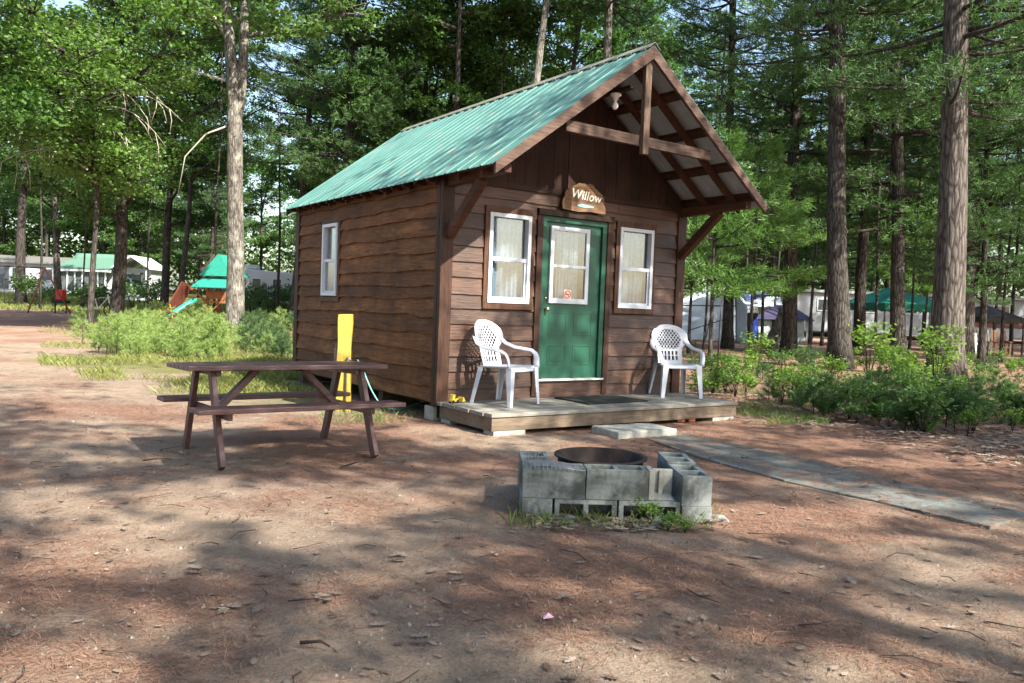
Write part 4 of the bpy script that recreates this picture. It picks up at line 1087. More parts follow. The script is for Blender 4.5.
# low leafy tree with bright foliage and arching dead branches at the upper left
bt = aty(128, 300, 25); lt = thing('young_maple', 'bright leafed young tree with arching dead branches at the upper left', 'tree', (bt[0]-1.4, 25.5, 0))
trunk_mesh(.10, 9.5, (.02, 0), 5, m=BARKD, parent=lt)
a, mb2 = leaf_crown(83, 9.3, 4.6, 2.9, 380, 70, .105, 6); nmesh('crown', a, 6, rng.uniform(.2, 1, len(a)), leafmat('maple_leaf', (.045, .11, .028), (.125, .215, .052), .38), lt); mb2.build('branchwork', BARKD, lt, True)
mb = MB(); r = random.Random(5)
for k in range(9):
    a0 = r.uniform(-.5, .5)+(math.pi if k % 2 else 0); p = np.array([0, -.3, r.uniform(4.6, 7.5)]); pl = [p]; L_ = r.uniform(1.8, 3.4); rise = r.uniform(.2, .6)
    for j in range(7): p = p+np.array([math.cos(a0)*L_/7, -.06, (rise-j*.22)*L_/6]); pl.append(p)
    mb.tube(pl, [.035-.0045*j for j in range(8)], 5)
    for j in (3, 4, 5, 6):
        e = pl[j]+np.array([math.cos(a0)*.5*r.uniform(-.3, 1), r.uniform(-.3, .3), -r.uniform(.3, 1.1)]); mb.tube([pl[j], (pl[j]+e)/2+np.array([.06, 0, .05]), e], [.014, .01, .005], 4)
mb.build('dead_branch', DEADB, lt, True)
# overhanging tree at the left edge
et = thing('oak_tree', 'leafy oak whose dark branches fill the upper left corner', 'tree', (-14.8, 20.5, 0))
trunk_mesh(.25, 15, (.0, 0), 9, m=BARKD, parent=et)
for nm, d in (('crown', OAKS[1][1]), ('branchwork', OAKS[1][2])): o = link_mesh(nm, d, et); o.rotation_euler = (0, 0, 1.0); o.scale = (.95,)*3; o.location = (0, 0, .4)
# young pines behind the right of the cabin
for i, (px, Y, sc, lb) in enumerate(((712, 21, .27, 'bushy young pine behind the right wall of the cabin'), (752, 25, .30, 'young pine with light green boughs left of the grey pine'), (690, 27, .33, 'tall young pine half hidden by the right cabin wall'), (925, 38, .40, 'young pine between the straight dark pine and the broadest pine'))):
    q = aty(px, 320, Y); t = thing('young_pine', lb, 'pine', (q[0], Y, 0))
    trunk_mesh(.06, 5.6, (0, 0), 60+i, m=BARKD, parent=t)
    if i == 0:
        a, mb2 = pine_crown(91, 6.0, 1.9, 1.9, 5, 1.25, .15, .017, .40); YP = (protomesh('crown', a, 4, leafmat('young_pine_needles', (.05, .12, .03), (.13, .24, .06), .35), 3), protobranch(mb2, BARKD))
    for nm, d in (('crown', YP[0]), ('branchwork', YP[1])): o = link_mesh(nm, d, t); o.rotation_euler = (0, 0, i*1.9); o.scale = (sc/.27,)*3
# far forest
r = random.Random(21); placed = []; cnt = 0; protos = {}
def far_tree(x, y, kind, ci, sc):
    key = (kind, ci)
    lab = {'pine': 'tall pine deep in the woods behind the campsite', 'oak': 'broadleaf tree deep in the woods behind the campsite'}[kind]
    if key not in protos:
        t = thing('pine_tree' if kind == 'pine' else 'oak_tree', lab, 'tree', (x, y, zg(x, y)), 0, 'trees of the wood behind the campsite')
        H, cm, bm = (PINES if kind == 'pine' else OAKS)[ci]
        trunk_mesh(.22 if kind == 'pine' else .2, H*.93, (0, 0), ci+3, 8, BARKD if ci % 2 else BARKP, parent=t)
        link_mesh('crown', cm, t); link_mesh('branchwork', bm, t); protos[key] = t
        t.rotation_euler = (0, 0, r.uniform(0, 6.28)); t.scale = (sc, sc, sc*r.uniform(.92, 1.1))
    else: dup(protos[key], (x, y, zg(x, y)), r.uniform(0, 6.28), scale=(sc, sc, sc*r.uniform(.9, 1.1)))
tries = 0
while cnt < 92 and tries < 9000:
    tries += 1
    y = r.uniform(40, 104); x = r.uniform(-.80, .80)*y
    md = 4.6 if y < 70 else 5.6
    if any((x-a)**2+(y-b)**2 < md*md for a, b in placed): continue
    px = 512+820*x/y
    if px < 330 and y < 58: continue
    if px < 330 and 58 < y < 76: continue
    if px > 660 and y < 53: continue
    if 240 < px < 300 and r.random() < .6: continue
    if (20 < px < 75 or 672 < px < 722 or 985 < px < 1015) and r.random() < .6: continue
    kind = 'oak' if (px < 250 and r.random() < .75) or (px > 640 and r.random() < .42) or (250 <= px <= 640 and r.random() < .45) else 'pine'
    ci = r.choice((0, 1, 2, 3)); 
    if px < 330 and y < 70: ci = 3
    placed.append((x, y)); far_tree(x, y, kind, ci, r.uniform(.85, 1.15)); cnt += 1
# thin bare stems between the pines
for i, (px, Y, rr_, tl) in enumerate(((706, 30, .05, .02), (764, 38, .08, -.01), (775, 44, .07, .02), (812, 34, .07, .0), (824, 40, .08, .01), (877, 38, .08, -.02), (912, 34, .06, .01), (925, 46, .09, .0), (1004, 30, .06, .02), (1014, 38, .09, -.01), (996, 46, .09, .01), (745, 50, .1, 0), (214, 40, .07, .01), (148, 44, .06, 0), (83, 42, .05, .02), (278, 50, .1, -.01), (40, 48, .08, .0))):
    q = aty(px, 300, Y); t = thing('thin_tree', 'thin bare dark stem standing between the bigger trees', 'tree', (q[0], Y, zg(q[0], Y)), 0, 'thin stems among the trees')
    trunk_mesh(rr_, 13, (tl, 0), i+40, 8, m=BARKD, parent=t); mb = MB(); mb.tube([(tl*3, 0, 3), (tl*12, 0, 12)], .02, 4)
    for k in range(9):
        a = k*2.4; z = 3.5+k*.95; mb.tube([(tl*z, 0, z), (tl*z+math.cos(a)*.6, math.sin(a)*.6, z+.15), (tl*z+math.cos(a)*1.2, math.sin(a)*1.2, z-.05)], [.022, .014, .005], 4)
    mb.build('branchwork', BARKD, t)
# deep woods as one mass: foliage clumps from the ground up
r2 = np.random.default_rng(5); n = 1500; ang = r2.uniform(-.72, .72, n); dist = r2.uniform(98, 135, n)
cc = np.stack([np.sin(ang)*dist*1.0, np.cos(ang)*dist, np.abs(r2.normal(0, 8.0, n))+.5], 1); c = []
for k in range(n):
    m_ = 70; c.append(cc[k]+r2.normal(0, 1, (m_, 3))*np.array([2.1, 2.1, 1.1]))
c = np.concatenate(c); c[:, 2] = np.maximum(c[:, 2], .3)+1.4
tag(nmesh('deep_woods', leaves(c, .48, .4, .8, r2), 4, r2.uniform(.1, 1, len(c)), LEAF_L), 'hazy green woods filling the background beyond the trees', 'woods', kind='stuff')

# seedlings and shrubs
def seedling(seed, h, m, nb=15, W=.0075, L=.10):
    r = np.random.default_rng(seed); mb = MB(); mb.tube([(0, 0, -.02), (.02, 0, h*.5), (0, .02, h)], [.012, .009, .003], 5); C_, D_ = [], []
    for b in range(nb):
        f = (b+.5)/nb; z = h*(.08+.86*f); a = b*2.4+r.uniform(-.5, .5); l = h*.55*(1-f*.75)*r.uniform(.7, 1.15)
        e = np.array([math.cos(a)*l, math.sin(a)*l, z+l*.45]); s0 = np.array([0, 0, z]); mb.tube([s0, (s0+e)/2-np.array([0, 0, .02]), e], [.005, .004, .002], 4)
        nt_ = int(9+l*26)
        t = r.uniform(.3, 1.02, nt_)[:, None]; c = s0+(e-s0)*t+r.normal(0, .022, (nt_, 3))
        d = (e-s0)/l*.8
        for q in range(7): C_.append(c); D_.append(d+r.normal(0, .62, (nt_, 3)))
    C_ = np.concatenate(C_); D_ = np.concatenate(D_)
    return protomesh('foliage', needles(C_, D_, L, W, r), 4, m, seed), protobranch(mb, BARKD)
def bush(seed, h, rr, m, n=420, size=.075):
    r = np.random.default_rng(seed); mb = MB(); c = []
    for b in range(8):
        a = b*2.4; e = np.array([math.cos(a)*rr*r.uniform(.3, 1), math.sin(a)*rr*r.uniform(.3, 1), h*r.uniform(.6, 1)]); mid = e*np.array([.35, .35, .6])
        mb.tube([(0, 0, -.02), mid, e], [.009, .006, .003], 4)
        t = r.uniform(.35, 1.05, n//8)[:, None]; c.append((mid*(1-t)+e*t)*1.0+r.normal(0, .085, (n//8, 3)))
    c = np.concatenate(c); c[:, 2] = np.abs(c[:, 2])+.03
    return protomesh('foliage', leaves(c, size, 1.1, .75, r, 6), 6, m, seed), protobranch(mb, BARKD)
def fern(seed, h, m):
    r = np.random.default_rng(seed); C_, D_ = [], []; mb = MB()
    for b in range(9):
        a = b*2.4+r.uniform(-.3, .3); l = h*r.uniform(.8, 1.2); pl = [np.array([math.cos(a)*l*.75*t, math.sin(a)*l*.75*t, h*(1.5*t-.75*t*t)]) for t in np.linspace(0, 1, 9)]
        mb.tube(pl, [.004]*9, 4); sv = np.array([-math.sin(a), math.cos(a), 0])
        for j in range(40):
            t = .15+.85*j/40; i = min(7, int(t*8)); p = pl[i]+(pl[i+1]-pl[i])*(t*8-i)
            for sg in (-1, 1): C_.append(p); D_.append((sv*sg+np.array([math.cos(a)*.4, math.sin(a)*.4, -.15]))*l*.22*math.sin(min(1, t*1.05)*3.0+.1))
    C_ = np.array(C_); D_ = np.array(D_); ln = np.linalg.norm(D_, axis=1)
    return protomesh('foliage', needles(C_, D_, ln, .02, r), 4, m, seed), protobranch(mb, BARKD)
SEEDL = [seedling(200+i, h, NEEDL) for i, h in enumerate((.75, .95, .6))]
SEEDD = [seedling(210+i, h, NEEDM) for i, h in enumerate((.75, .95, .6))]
BUSHL = [bush(220+i, h, rr, SHRUBL) for i, (h, rr) in enumerate(((.9, .5), (1.2, .55), (.6, .5)))]
BUSHD = [bush(230+i, h, rr, LEAF_L) for i, (h, rr) in enumerate(((.8, .5), (.6, .55)))]
FERNS = [fern(240+i, .5, leafmat('fern%d' % i, (.05, .12, .03), (.12, .22, .05), .4)) for i in range(2)]
def place(protos_, name, label, cat, group, x, y, sc, rz):
    t = thing(name, label, cat, (x, y, zg(x, y)), rz, group); t.scale = (sc,)*3
    f, b = rnd.choice(protos_); link_mesh('foliage', f, t); link_mesh('stem', b, t); return t
def inside_cabin(x, y):
    d = np.array([x, y, 0])-O; s_, t_ = d@U, d@VV; return -.35 < s_ < WD+.35 and -1.5 < t_ < DP+.3
cnt = 0
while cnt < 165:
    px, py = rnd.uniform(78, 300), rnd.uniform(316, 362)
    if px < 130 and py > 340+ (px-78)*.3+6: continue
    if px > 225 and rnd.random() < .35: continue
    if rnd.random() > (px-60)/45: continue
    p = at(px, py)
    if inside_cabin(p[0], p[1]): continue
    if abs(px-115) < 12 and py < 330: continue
    place(SEEDL if px < 240 or rnd.random() < .4 else SEEDD, 'pine_seedling', 'feathery light green pine seedling in the patch left of the cabin', 'seedling', 'pine seedlings left of the cabin', p[0], p[1], rnd.uniform(.4, 1.05)*(.75+.25*min(1, (px-70)/90)), rnd.uniform(0, 6.28)); cnt += 1  # darker needles near the cabin put its shade into the colour
cnt = 0
while cnt < 235:
    px, py = rnd.uniform(690, 1060), rnd.uniform(348, 436)
    if py > 392+.19*(px-690): continue
    if px < 745 and rnd.random() < .5: continue
    p = at(px, py)
    if inside_cabin(p[0], p[1]) or p[1] > 26: continue
    u_ = rnd.random(); a_ = (p[0], p[1], rnd.uniform(.32, .68), rnd.uniform(0, 6.28))
    if 835 < px < 975 and 358 < py < 398 and u_ < .75: place(BUSHL, 'leafy_shrub', 'bright leafed shrub in the sunny gap in front of the broadest pine', 'shrub', 'bright shrubs before the broadest pine', *a_)
    elif u_ < .42: place(SEEDD, 'pine_seedling', 'dark green pine seedling in the undergrowth right of the cabin', 'seedling', 'pine seedlings right of the cabin', *a_)
    elif u_ < .66: place(BUSHD, 'leafy_shrub', 'low leafy shrub in the shaded undergrowth right of the cabin', 'shrub', 'shrubs right of the cabin', *a_)
    elif u_ < .78: place(FERNS, 'fern', 'green fern in the undergrowth right of the cabin', 'fern', 'ferns right of the cabin', *a_)
    else: place(BUSHL, 'leafy_shrub', 'low leafy shrub in the shaded undergrowth right of the cabin', 'shrub', 'shrubs right of the cabin', a_[0], a_[1], a_[2]*.7, a_[3])
    cnt += 1
for px, py in ((712, 396), (725, 392), (700, 398), (735, 398)):
    p = at(px, py); place(BUSHL, 'leafy_shrub', 'bright green low shrub just past the end of the porch deck', 'shrub', 'bright shrubs past the deck end', p[0], p[1], .55, rnd.uniform(0, 6))
for px, py, lb in ((868, 384, 'tall bright shrub below the thick dark pine'), (935, 392, 'tall bright shrub against the foot of the broadest pine'), (757, 376, 'bright leafy shrub behind the deck end, catching the sun')):
    p = at(px, py); place([BUSHL[1]], 'leafy_shrub', lb, 'shrub', None, p[0], p[1], 1.0 if px > 800 else .75, rnd.uniform(0, 6))
for px, py, lb in ((268, 318, 'dark round bush in front of the white camper'), (255, 322, 'dark bush beside the forked tree')):
    p = at(px, py); t = place([SEEDD[1]], 'bush', lb, 'bush', None, p[0], p[1], 2.1, 1.0)
for i in range(26):
    px = rnd.choice((rnd.uniform(20, 175), rnd.uniform(240, 296))); Y_ = rnd.uniform(50, 64); q = aty(px, 300, Y_)
    place(BUSHD, 'leafy_shrub', 'dark bush growing in front of the far houses on the left', 'shrub', 'bushes before the far houses', q[0], Y_, rnd.uniform(1.4, 2.6), i)
# grass
def blades(pts_, h, W, m, name, label):
    n = len(pts_); r = rng; a = r.uniform(0, 6.28, n); s_ = np.stack([np.cos(a), np.sin(a), np.zeros(n)], 1)*W/2
    d = np.stack([r.normal(0, .35, n), r.normal(0, .35, n), np.ones(n)], 1); hh = (h*r.uniform(.5, 1.3, n))[:, None]
    q = np.stack([pts_-s_, pts_+s_, pts_+d*hh*.6+s_*.7, pts_+d*hh+d*np.array([1, 1, -.2])*hh*.25], 1)
    tag(nmesh(name, q, 4, r.uniform(0, 1, n), m), label, 'grass', kind='stuff')
g = []
while len(g) < 42000:
    px, py = rnd.uniform(40, 420), 312+rnd.random()**.8*92
    if py > 396 and px < 320: continue
    p = at(px, py)
    if inside_cabin(p[0], p[1]) or p[1] > 34: continue
    k = pnoise(p[0], p[1], .5, 9, 3)+(.25 if px > 190 else -.12)+(.3 if py < 365 else 0)-max(0, (py-380)/30)
    if k+.08+rnd.uniform(-.3, .3)-max(0, (110-px)/110) > .12: g.append((p[0], p[1], zg(p[0], p[1])))
blades(np.array(g), .11, .009, GRASSM, 'grass', 'short dry yellow green grass between the table and the cabin')
g = []
while len(g) < 9000:
    px, py = rnd.uniform(690, 1030), rnd.uniform(370, 440)
    if py > 424+.02*(px-690) or py > 395+.2*(px-690)+26: continue
    p = at(px, py)
    if inside_cabin(p[0], p[1]): continue
    if pnoise(p[0], p[1], .9, 4, 3)+(.35 if px < 830 and py > 402 else -.1)+rnd.uniform(-.3, .3) > .1: g.append((p[0], p[1], 0))
for k in range(1500):
    p = at(rnd.uniform(512, 725), rnd.uniform(511, 532)); g.append((p[0]-.02, p[1], 0)) if rnd.random() < .25 else None
for k in range(700):
    p = at(rnd.gauss(365, 26), rnd.uniform(404, 425)); g.append((p[0], p[1], 0))
blades(np.array(g), .075, .005, leafmat('weed_grass', (.07, .14, .03), (.18, .24, .07), .35), 'weed_grass', 'small green weeds and grass at the edge of the clearing')
g = []
while len(g) < 30000:
    y = rnd.uniform(47, 75); x = -rnd.uniform(.25, .72)*y; g.append((x, y, zg(x, y)))
blades(np.array(g), .22, .05, GRASSM, 'far_grass', 'bright mown grass in front of the far houses')
# weeds by the pit
for i, (px, py, sc) in enumerate(((668, 531, .17), (648, 521, .20), (685, 533, .13))):
    p = at(px, py); place([BUSHL[2]], 'weed', ('green leafy weed in front of the broken block', 'leafy weed growing against the right block opening', 'small weed at the right front of the fire pit')[i], 'weed', None, p[0], p[1], sc, i)

# ================================================================== added unseen trees towards the sun, leaves culled to shape the dapples
r3 = np.random.default_rng(99)
lit = []  # (px,py,rx,ry,strength) sunny patches on the ground
for q in ((110, 548, 62, 26, 1), (60, 505, 55, 16, .8), (45, 668, 75, 26, 1), (285, 502, 145, 17, 1), (400, 497, 70, 12, .8), (290, 541, 34, 10, .9), (190, 545, 25, 8, .6),
          (230, 412, 190, 15, 1), (100, 435, 60, 6, .5), (450, 436, 70, 9, .9), (560, 447, 50, 6, .6), (770, 517, 95, 13, 1), (905, 505, 50, 9, .9), (870, 545, 70, 10, .8), (960, 570, 60, 12, .9),
          (960, 625, 90, 15, .9), (830, 610, 70, 12, .8), (900, 665, 110, 18, .9), (640, 668, 90, 20, .9), (760, 640, 40, 10, .7), (560, 645, 50, 9, .6), (700, 432, 40, 4, .8), (850, 444, 90, 5, .6), (930, 462, 90, 6, .7), (480, 466, 30, 5, .5),
          (720, 560, 30, 8, .5), (310, 590, 30, 6, .3), (780, 576, 45, 7, .6), (1000, 530, 40, 8, .7), (910, 368, 55, 22, 1), (735, 385, 30, 14, 1), (790, 350, 60, 8, .8), (745, 422, 40, 4, .8), (830, 425, 30, 4, .6)): lit.append(q)
th_, TT = TH, None
Ov, Uv, Vv = O, U, VV
def shade_prob(Pc):
    """for a clump at Pc return how wanted its shadow is"""
    d = -SUN
    # front wall
    den = d@Vv
    t = ((Ov-Pc)@Vv)/den
    if t > 0:
        h = Pc+d*t; s_ = (h-Ov)@Uv
        if 0 < s_ < WD and .2 < h[2] < 4.1-.75*abs(s_-1.84)+.4:
            k = mnoise.noise(Vector((s_*2.3, h[2]*2.0, 3)))
            return .80 if k > -.02 else .30
    # left roof slope
    nrm = Uv*(-SL)+np.array([0, 0, 1.])
    p0 = Ov+Uv*CS+np.array([0, 0, RZ]); t = ((p0-Pc)@nrm)/(d@nrm)
    if t > 0:
        h = Pc+d*t; s_, tt = (h-Ov)@Uv, (h-Ov)@Vv
        if -.25 < s_ < CS and -1.3 < tt < 4.7:
            k = mnoise.noise(Vector((s_*.8+tt*.25, tt*.55-s_*.2, 8)))
            return .45 if k > .24 else .02
    t = -Pc[2]/d[2]; h = Pc+d*t
    px, py, z = proj(h)
    if z > .3 and -60 < px < 1090 and py < 760:
        if py < 402 and px < 440: return .06+.5*(mnoise.noise(Vector((h[0]*.35, h[1]*.5, 2))) > .28)
        best = 0
        for (a, b, rx, ry, st) in lit:
            e = ((px-a)/rx)**2+((py-b)/ry)**2
            e += .5*mnoise.noise(Vector((h[0]*2.2, h[1]*2.2, 1)))
            if e < 1: best = max(best, st)
        if py < 440 and px > 690: return .95*(1-best)
        return 1.0*(1-best*.96)
    return .6
LIT = np.array(lit)
def leaf_lit(Pw):
    """True where the shadow of a leaf at Pw would fall into a sunny patch of the clearing"""
    h = Pw-SUN*(Pw[:, 2:3]/SUN[2]); px, py, z = proj(h)
    wob = .22*(np.sin(h[:, 0]*7+2*np.sin(h[:, 1]*5))+np.sin(h[:, 1]*9+2*np.sin(h[:, 0]*6+1)))
    wob = wob+.35*(np.sin(h[:, 0]*2.3+1.3)*np.sin(h[:, 1]*3.1))
    out = np.zeros(len(Pw), bool)
    for a, b, rx, ry, st in LIT:
        e = ((px-a)/(rx*1.08))**2+((py-b)/(ry*1.15))**2+wob
        out |= (e < 1) & (rng.uniform(0, 1, len(Pw)) < st+.02)
    return out & (z > .3)
trunks = [(9.5, -4.5), (13.5, 1.5), (4.2, -8.5), (15.5, -7), (1.0, -12), (9.5, 5.2)]
cl = [[] for _ in trunks]; tries = 0; kept = 0
while kept < 3500 and tries < 90000:
    tries += 1
    gx, gy = r3.uniform(-11.5, 7.5), r3.uniform(.9, 17)
    h = r3.uniform(8.5, 14.5)
    Pc = np.array([gx, gy, 0])+SUN*(h/SUN[2])
    px, py, z = proj(Pc)
    if z > 0 and -60 < px < 1084 and py > -70: continue
    k = shade_prob(Pc)
    if gy > 12.5: k *= .4
    if r3.random() > k: continue
    i = min(range(len(trunks)), key=lambda q: (trunks[q][0]-Pc[0])**2+(trunks[q][1]-Pc[1])**2); cl[i].append(Pc); kept += 1
labs = ['pine just outside the frame shading the fire pit', 'oak outside the frame to the right shading the path', 'oak behind the viewer shading the clearing', 'tall oak far behind the viewer on the right', 'oak behind the viewer shading the left of the clearing', 'tree beside the clearing outside the frame on the right']
for i, (tx, ty) in enumerate(trunks):
    if not cl[i]: continue
    t = thing('shade_tree', labs[i], 'tree', (tx, ty, 0)); trunk_mesh(.26, 12.5, (0, 0), i, m=BARKP, parent=t)
    C_ = np.array(cl[i])-np.array([tx, ty, 0]); mb = MB(); c = []
    for q in C_:
        m_ = 15; c.append(q+r3.normal(0, 1, (m_, 3))*np.array([.24, .24, .10]))
    keep_ = ~leaf_lit(np.array(cl[i])-SUN*.0)
    for q in C_[keep_][::26]:
        rr_ = math.hypot(q[0], q[1]); s0 = np.array([0, 0, max(3.5, q[2]-.35*rr_)]); mb.tube([s0, (s0+q)/2+np.array([0, 0, .15]), q], [.022, .014, .005], 4)
    c = np.concatenate(c); c = c[~leaf_lit(c+np.array([tx, ty, 0]))]; nmesh('crown', leaves(c, .125, 1.6, .8, r3), 4, r3.uniform(0, 1, len(c)), LEAF_L, t); mb.build('branchwork', BARKD, t, True)
for i, (x, y, ci) in enumerate(((21, 27, 0), (26, 34, 2), (31, 41, 0), (36, 48, 2), (25, 25, 1), (33, 36, 0), (40, 44, 2), (19, 22, 3), (30, 30, 2), (44, 54, 0), (38, 38, 1))):  # added unseen pines right of the frame, placed to shade the camp
    far_tree(x, y, 'pine', ci, 1.0)
# some wood behind the viewer for the window reflections
for i in range(12):
    a = math.pi*(.95+1.1*i/12)-.2; x, y = 24*math.cos(a)*(1+.2*(i % 2)), 22*math.sin(a)*(1+.15*(i % 3))-6
    if x*.707+y*.7 > -13: continue
    far_tree(x, y, 'oak' if i % 2 else 'pine', i % 4, 1.0)

# ================================================================== far structures
SIDING = plain('white_vinyl', (.50, .53, .56), .5, .3, var=.05, scale=2)
PANE = plain('dark_pane', (.06, .08, .10), .15, .6, var=.3)
SCREEN = plain('porch_screen', (.10, .12, .12), .6, .3, var=.3, scale=1)
GREENR = plain('green_shingle', (.10, .20, .15), .7, .2, var=.2)
TRIMW = plain('white_post', (.78, .80, .80), .5, .3, var=.03)
def wbox(name, m, parent, *a, bevel=0): mb = MB(); mb.box(*a); return mb.build(name, m, parent, bevel=bevel)
def gable_roof(mb, x0, x1, y0, y1, z0, zr, axis='x', th=.12):
    if axis == 'x':
        ym = (y0+y1)/2
        for a, b in ((y0, ym), (y1, ym)):
            c = [(x0, a, z0), (x1, a, z0), (x1, b, zr), (x0, b, zr)]
            if a > b: c = [c[1], c[0], c[3], c[2]]
            mb.hexa([(p[0], p[1], p[2]-th) for p in c]+c)
    else:
        xm = (x0+x1)/2
        for a, b in ((x0, xm), (x1, xm)):
            c = [(a, y0, z0), (b, y0, zr), (b, y1, zr), (a, y1, z0)]
            if a > b: c = [c[1], c[0], c[3], c[2]]
            mb.hexa([(p[0], p[1], p[2]-th) for p in c]+c)
def place_far(px, Y): p = aty(px, 290, Y); return (p[0], Y, zg(p[0], Y))
# far left mobile home
h = thing('mobile_home', 'white mobile home at the far left behind the swing set', 'mobile home', place_far(10, 74), R(4))
wbox('wall', SIDING, h, -6, 4.6, 0, 3.5, .4, 2.9)
wbox('skirting', plain('skirting_grey', (.5, .5, .48), .7), h, -5.95, 4.55, .05, 3.45, 0, .39)
mb = MB(); gable_roof(mb, -6.3, 4.9, -.35, 3.85, 2.88, 3.5); mb.build('roof', plain('grey_shingle', (.14, .14, .135), .8, .2), h)
for x in (-4.6, -2.4, .2, 2.6):
    w_ = wbox('window', TRIMW, h, x-.05, x+1.15, -.06, -.002, 1.25, 2.4); wbox('pane', PANE, w_, x+.03, x+1.07, -.08, -.0605, 1.33, 2.32)
d_ = wbox('door', PANE, h, -.95, -.1, -.05, -.002, .45, 2.4); wbox('handle', BRASS, d_, -.25, -.2, -.09, -.051, 1.35, 1.42)
# screened porch house
h = thing('screened_porch', 'white house with a long screened porch and low green roof, left', 'house', place_far(83, 70), R(2))
wbox('wall', SIDING, h, -2.6, 2.2, 1.9, 6, .3, 2.6)
wbox('screen', SCREEN, h, -2.0, 1.9, .12, .16, .55, 2.2)
for i in range(7): wbox('post', TRIMW, h, -2.05+i*.64, -1.95+i*.64, -.0, .1, .3, 2.25)
wbox('railing', TRIMW, h, -2.05, 1.95, .0, .11, .3, .55); wbox('fascia', TRIMW, h, -2.3, 2.2, -.25, .3, 2.26, 2.45)
mb = MB(); mb.hexa([(-2.4, -.3, 2.46), (2.3, -.3, 2.46), (2.3, 3.6, 3.5), (-2.4, 3.6, 3.5), (-2.4, -.3, 2.55), (2.3, -.3, 2.55), (2.3, 3.6, 3.62), (-2.4, 3.6, 3.62)]); mb.build('porch_roof', GREENR, h)
mb = MB(); gable_roof(mb, -2.9, 2.5, 3.0, 6.6, 2.9, 4.0); mb.build('roof', GREENR, h)
h = thing('white_cabin', 'small white gabled cabin with an open porch right of the dark oak', 'cabin', place_far(131, 66), R(4))
wbox('wall', SIDING, h, -1.2, 1.2, 1.0, 4, .2, 2.7); mb = MB(); gable_roof(mb, -1.5, 1.5, -.2, 4.2, 2.75, 3.7, 'y'); mb.build('roof', TRIMW, h)
for x in (-1.2, 1.12): wbox('post', TRIMW, h, x, x+.08, 0, .08, .1, 2.6)
wbox('porch_railing', TRIMW, h, -1.1, 1.1, .0, .05, .85, .93); wbox('porch_floor', SIDING, h, -1.2, 1.2, -.05, .999, .1, .5)
w_ = wbox('window', TRIMW, h, -.9, .5, .95, .998, 1.3, 2.3); wbox('pane', PANE, w_, -.82, .42, .93, .9495, 1.38, 2.22)
# swing set
sw = thing('swing_set', 'dark metal swing set with its beam running out of frame, far left', 'swing set', (*place_far(20, 44)[:2], 0), 0)
DM = plain('dark_metal', (.06, .045, .045), .5, .4)
mb = MB(); mb.tube([(-3.4, 0, 2.5), (1.35, 0, 2.42)], .05, 8); mb.build('beam', DM, sw, True)
for x in (1.3, -3.3):
    for yy, dx in ((-.9, -.35), (.9, .95)): mb = MB(); mb.tube([(x, 0, 2.42), (x+dx*(1 if x > 0 else -1), yy, 0)], .045, 8, 1, 0); mb.build('leg', plain('rust_leg', (.22, .07, .05), .6), sw, True)
for x in (-.6, -2.4):
    mb = MB(); mb.tube([(x-.24, 0, 2.45), (x-.24, 0, .5)], .012, 5); mb.tube([(x+.24, 0, 2.45), (x+.24, 0, .5)], .012, 5); mb.build('chains', DM, sw)
    mb = MB(); mb.box(x-.28, x+.28, -.09, .09, .46, .5); mb.build('seat', BLACK, sw)
o = thing('red_bin', 'red box on a black stand beside the swing set', 'box', (*place_far(61, 45)[:2], 0), 0)
wbox('box', plain('red_paint', (.50, .03, .03), .4), o, -.20, .20, -.2, .2, .72, 1.30, bevel=.04); wbox('tray', BLACK, o, -.38, .38, -.3, .3, .55, .71, bevel=.03)
for x in (-.3, .3): wbox('leg', BLACK, o, x-.03, x+.03, -.03, .03, 0, .55)
mb = MB(); mb.lathe([(0, 0), (.12, .03), (.18, .12), (.19, .19), (.15, .30), (.08, .36), (0, .38)], n=20); o = mb.build('ball', plain('teal_ball', (.03, .30, .36), .4), None, True); q = place_far(14, 44); o.location = (q[0], 42, 0); tag(o, 'teal ball on the dirt below the swings', 'ball')
def bike(px, Y, c, label, s_=1.0, rz=.4):
    t = thing('child_bike', label, 'bicycle', (*place_far(px, Y)[:2], 0), rz); t.scale = (s_,)*3
    for x in (-.38, .38):
        mb = MB()
        mb.tube([(x+.22*math.cos(a), 0, .23+.22*math.sin(a)) for a in np.linspace(0, 6.283, 21)], .025, 6)
        for k in range(6): a = k*math.pi/6; mb.tube([(x-.2*math.cos(a), 0, .23-.2*math.sin(a)), (x+.2*math.cos(a), 0, .23+.2*math.sin(a))], .005, 4)
        mb.build('wheel', BLACK, t)
    mb = MB(); mb.tube([(-.38, 0, .23), (-.12, 0, .62), (.28, 0, .66), (-.02, 0, .26), (-.38, 0, .23)], .022, 6); mb.tube([(.38, 0, .23), (.26, 0, .78)], .022, 6); mb.tube([(-.12, 0, .62), (-.02, 0, .26)], .02, 6); mb.build('frame', c, t)
    mb = MB(); mb.tube([(.2, -.25, .82), (.26, 0, .78), (.2, .25, .82)], .018, 6); mb.build('handlebar', BLACK, t)
    wbox('saddle', BLACK, t, -.24, -.02, -.06, .06, .62, .68, bevel=.02)
bike(99, 42, plain('white_bike', (.7, .62, .62), .4), 'white child bicycle standing left of the dark oak trunk', 1.5)
bike(163, 36, plain('orange_bike', (.75, .3, .05), .4), 'orange child bicycle parked left of the green slide', 1.1, .2)
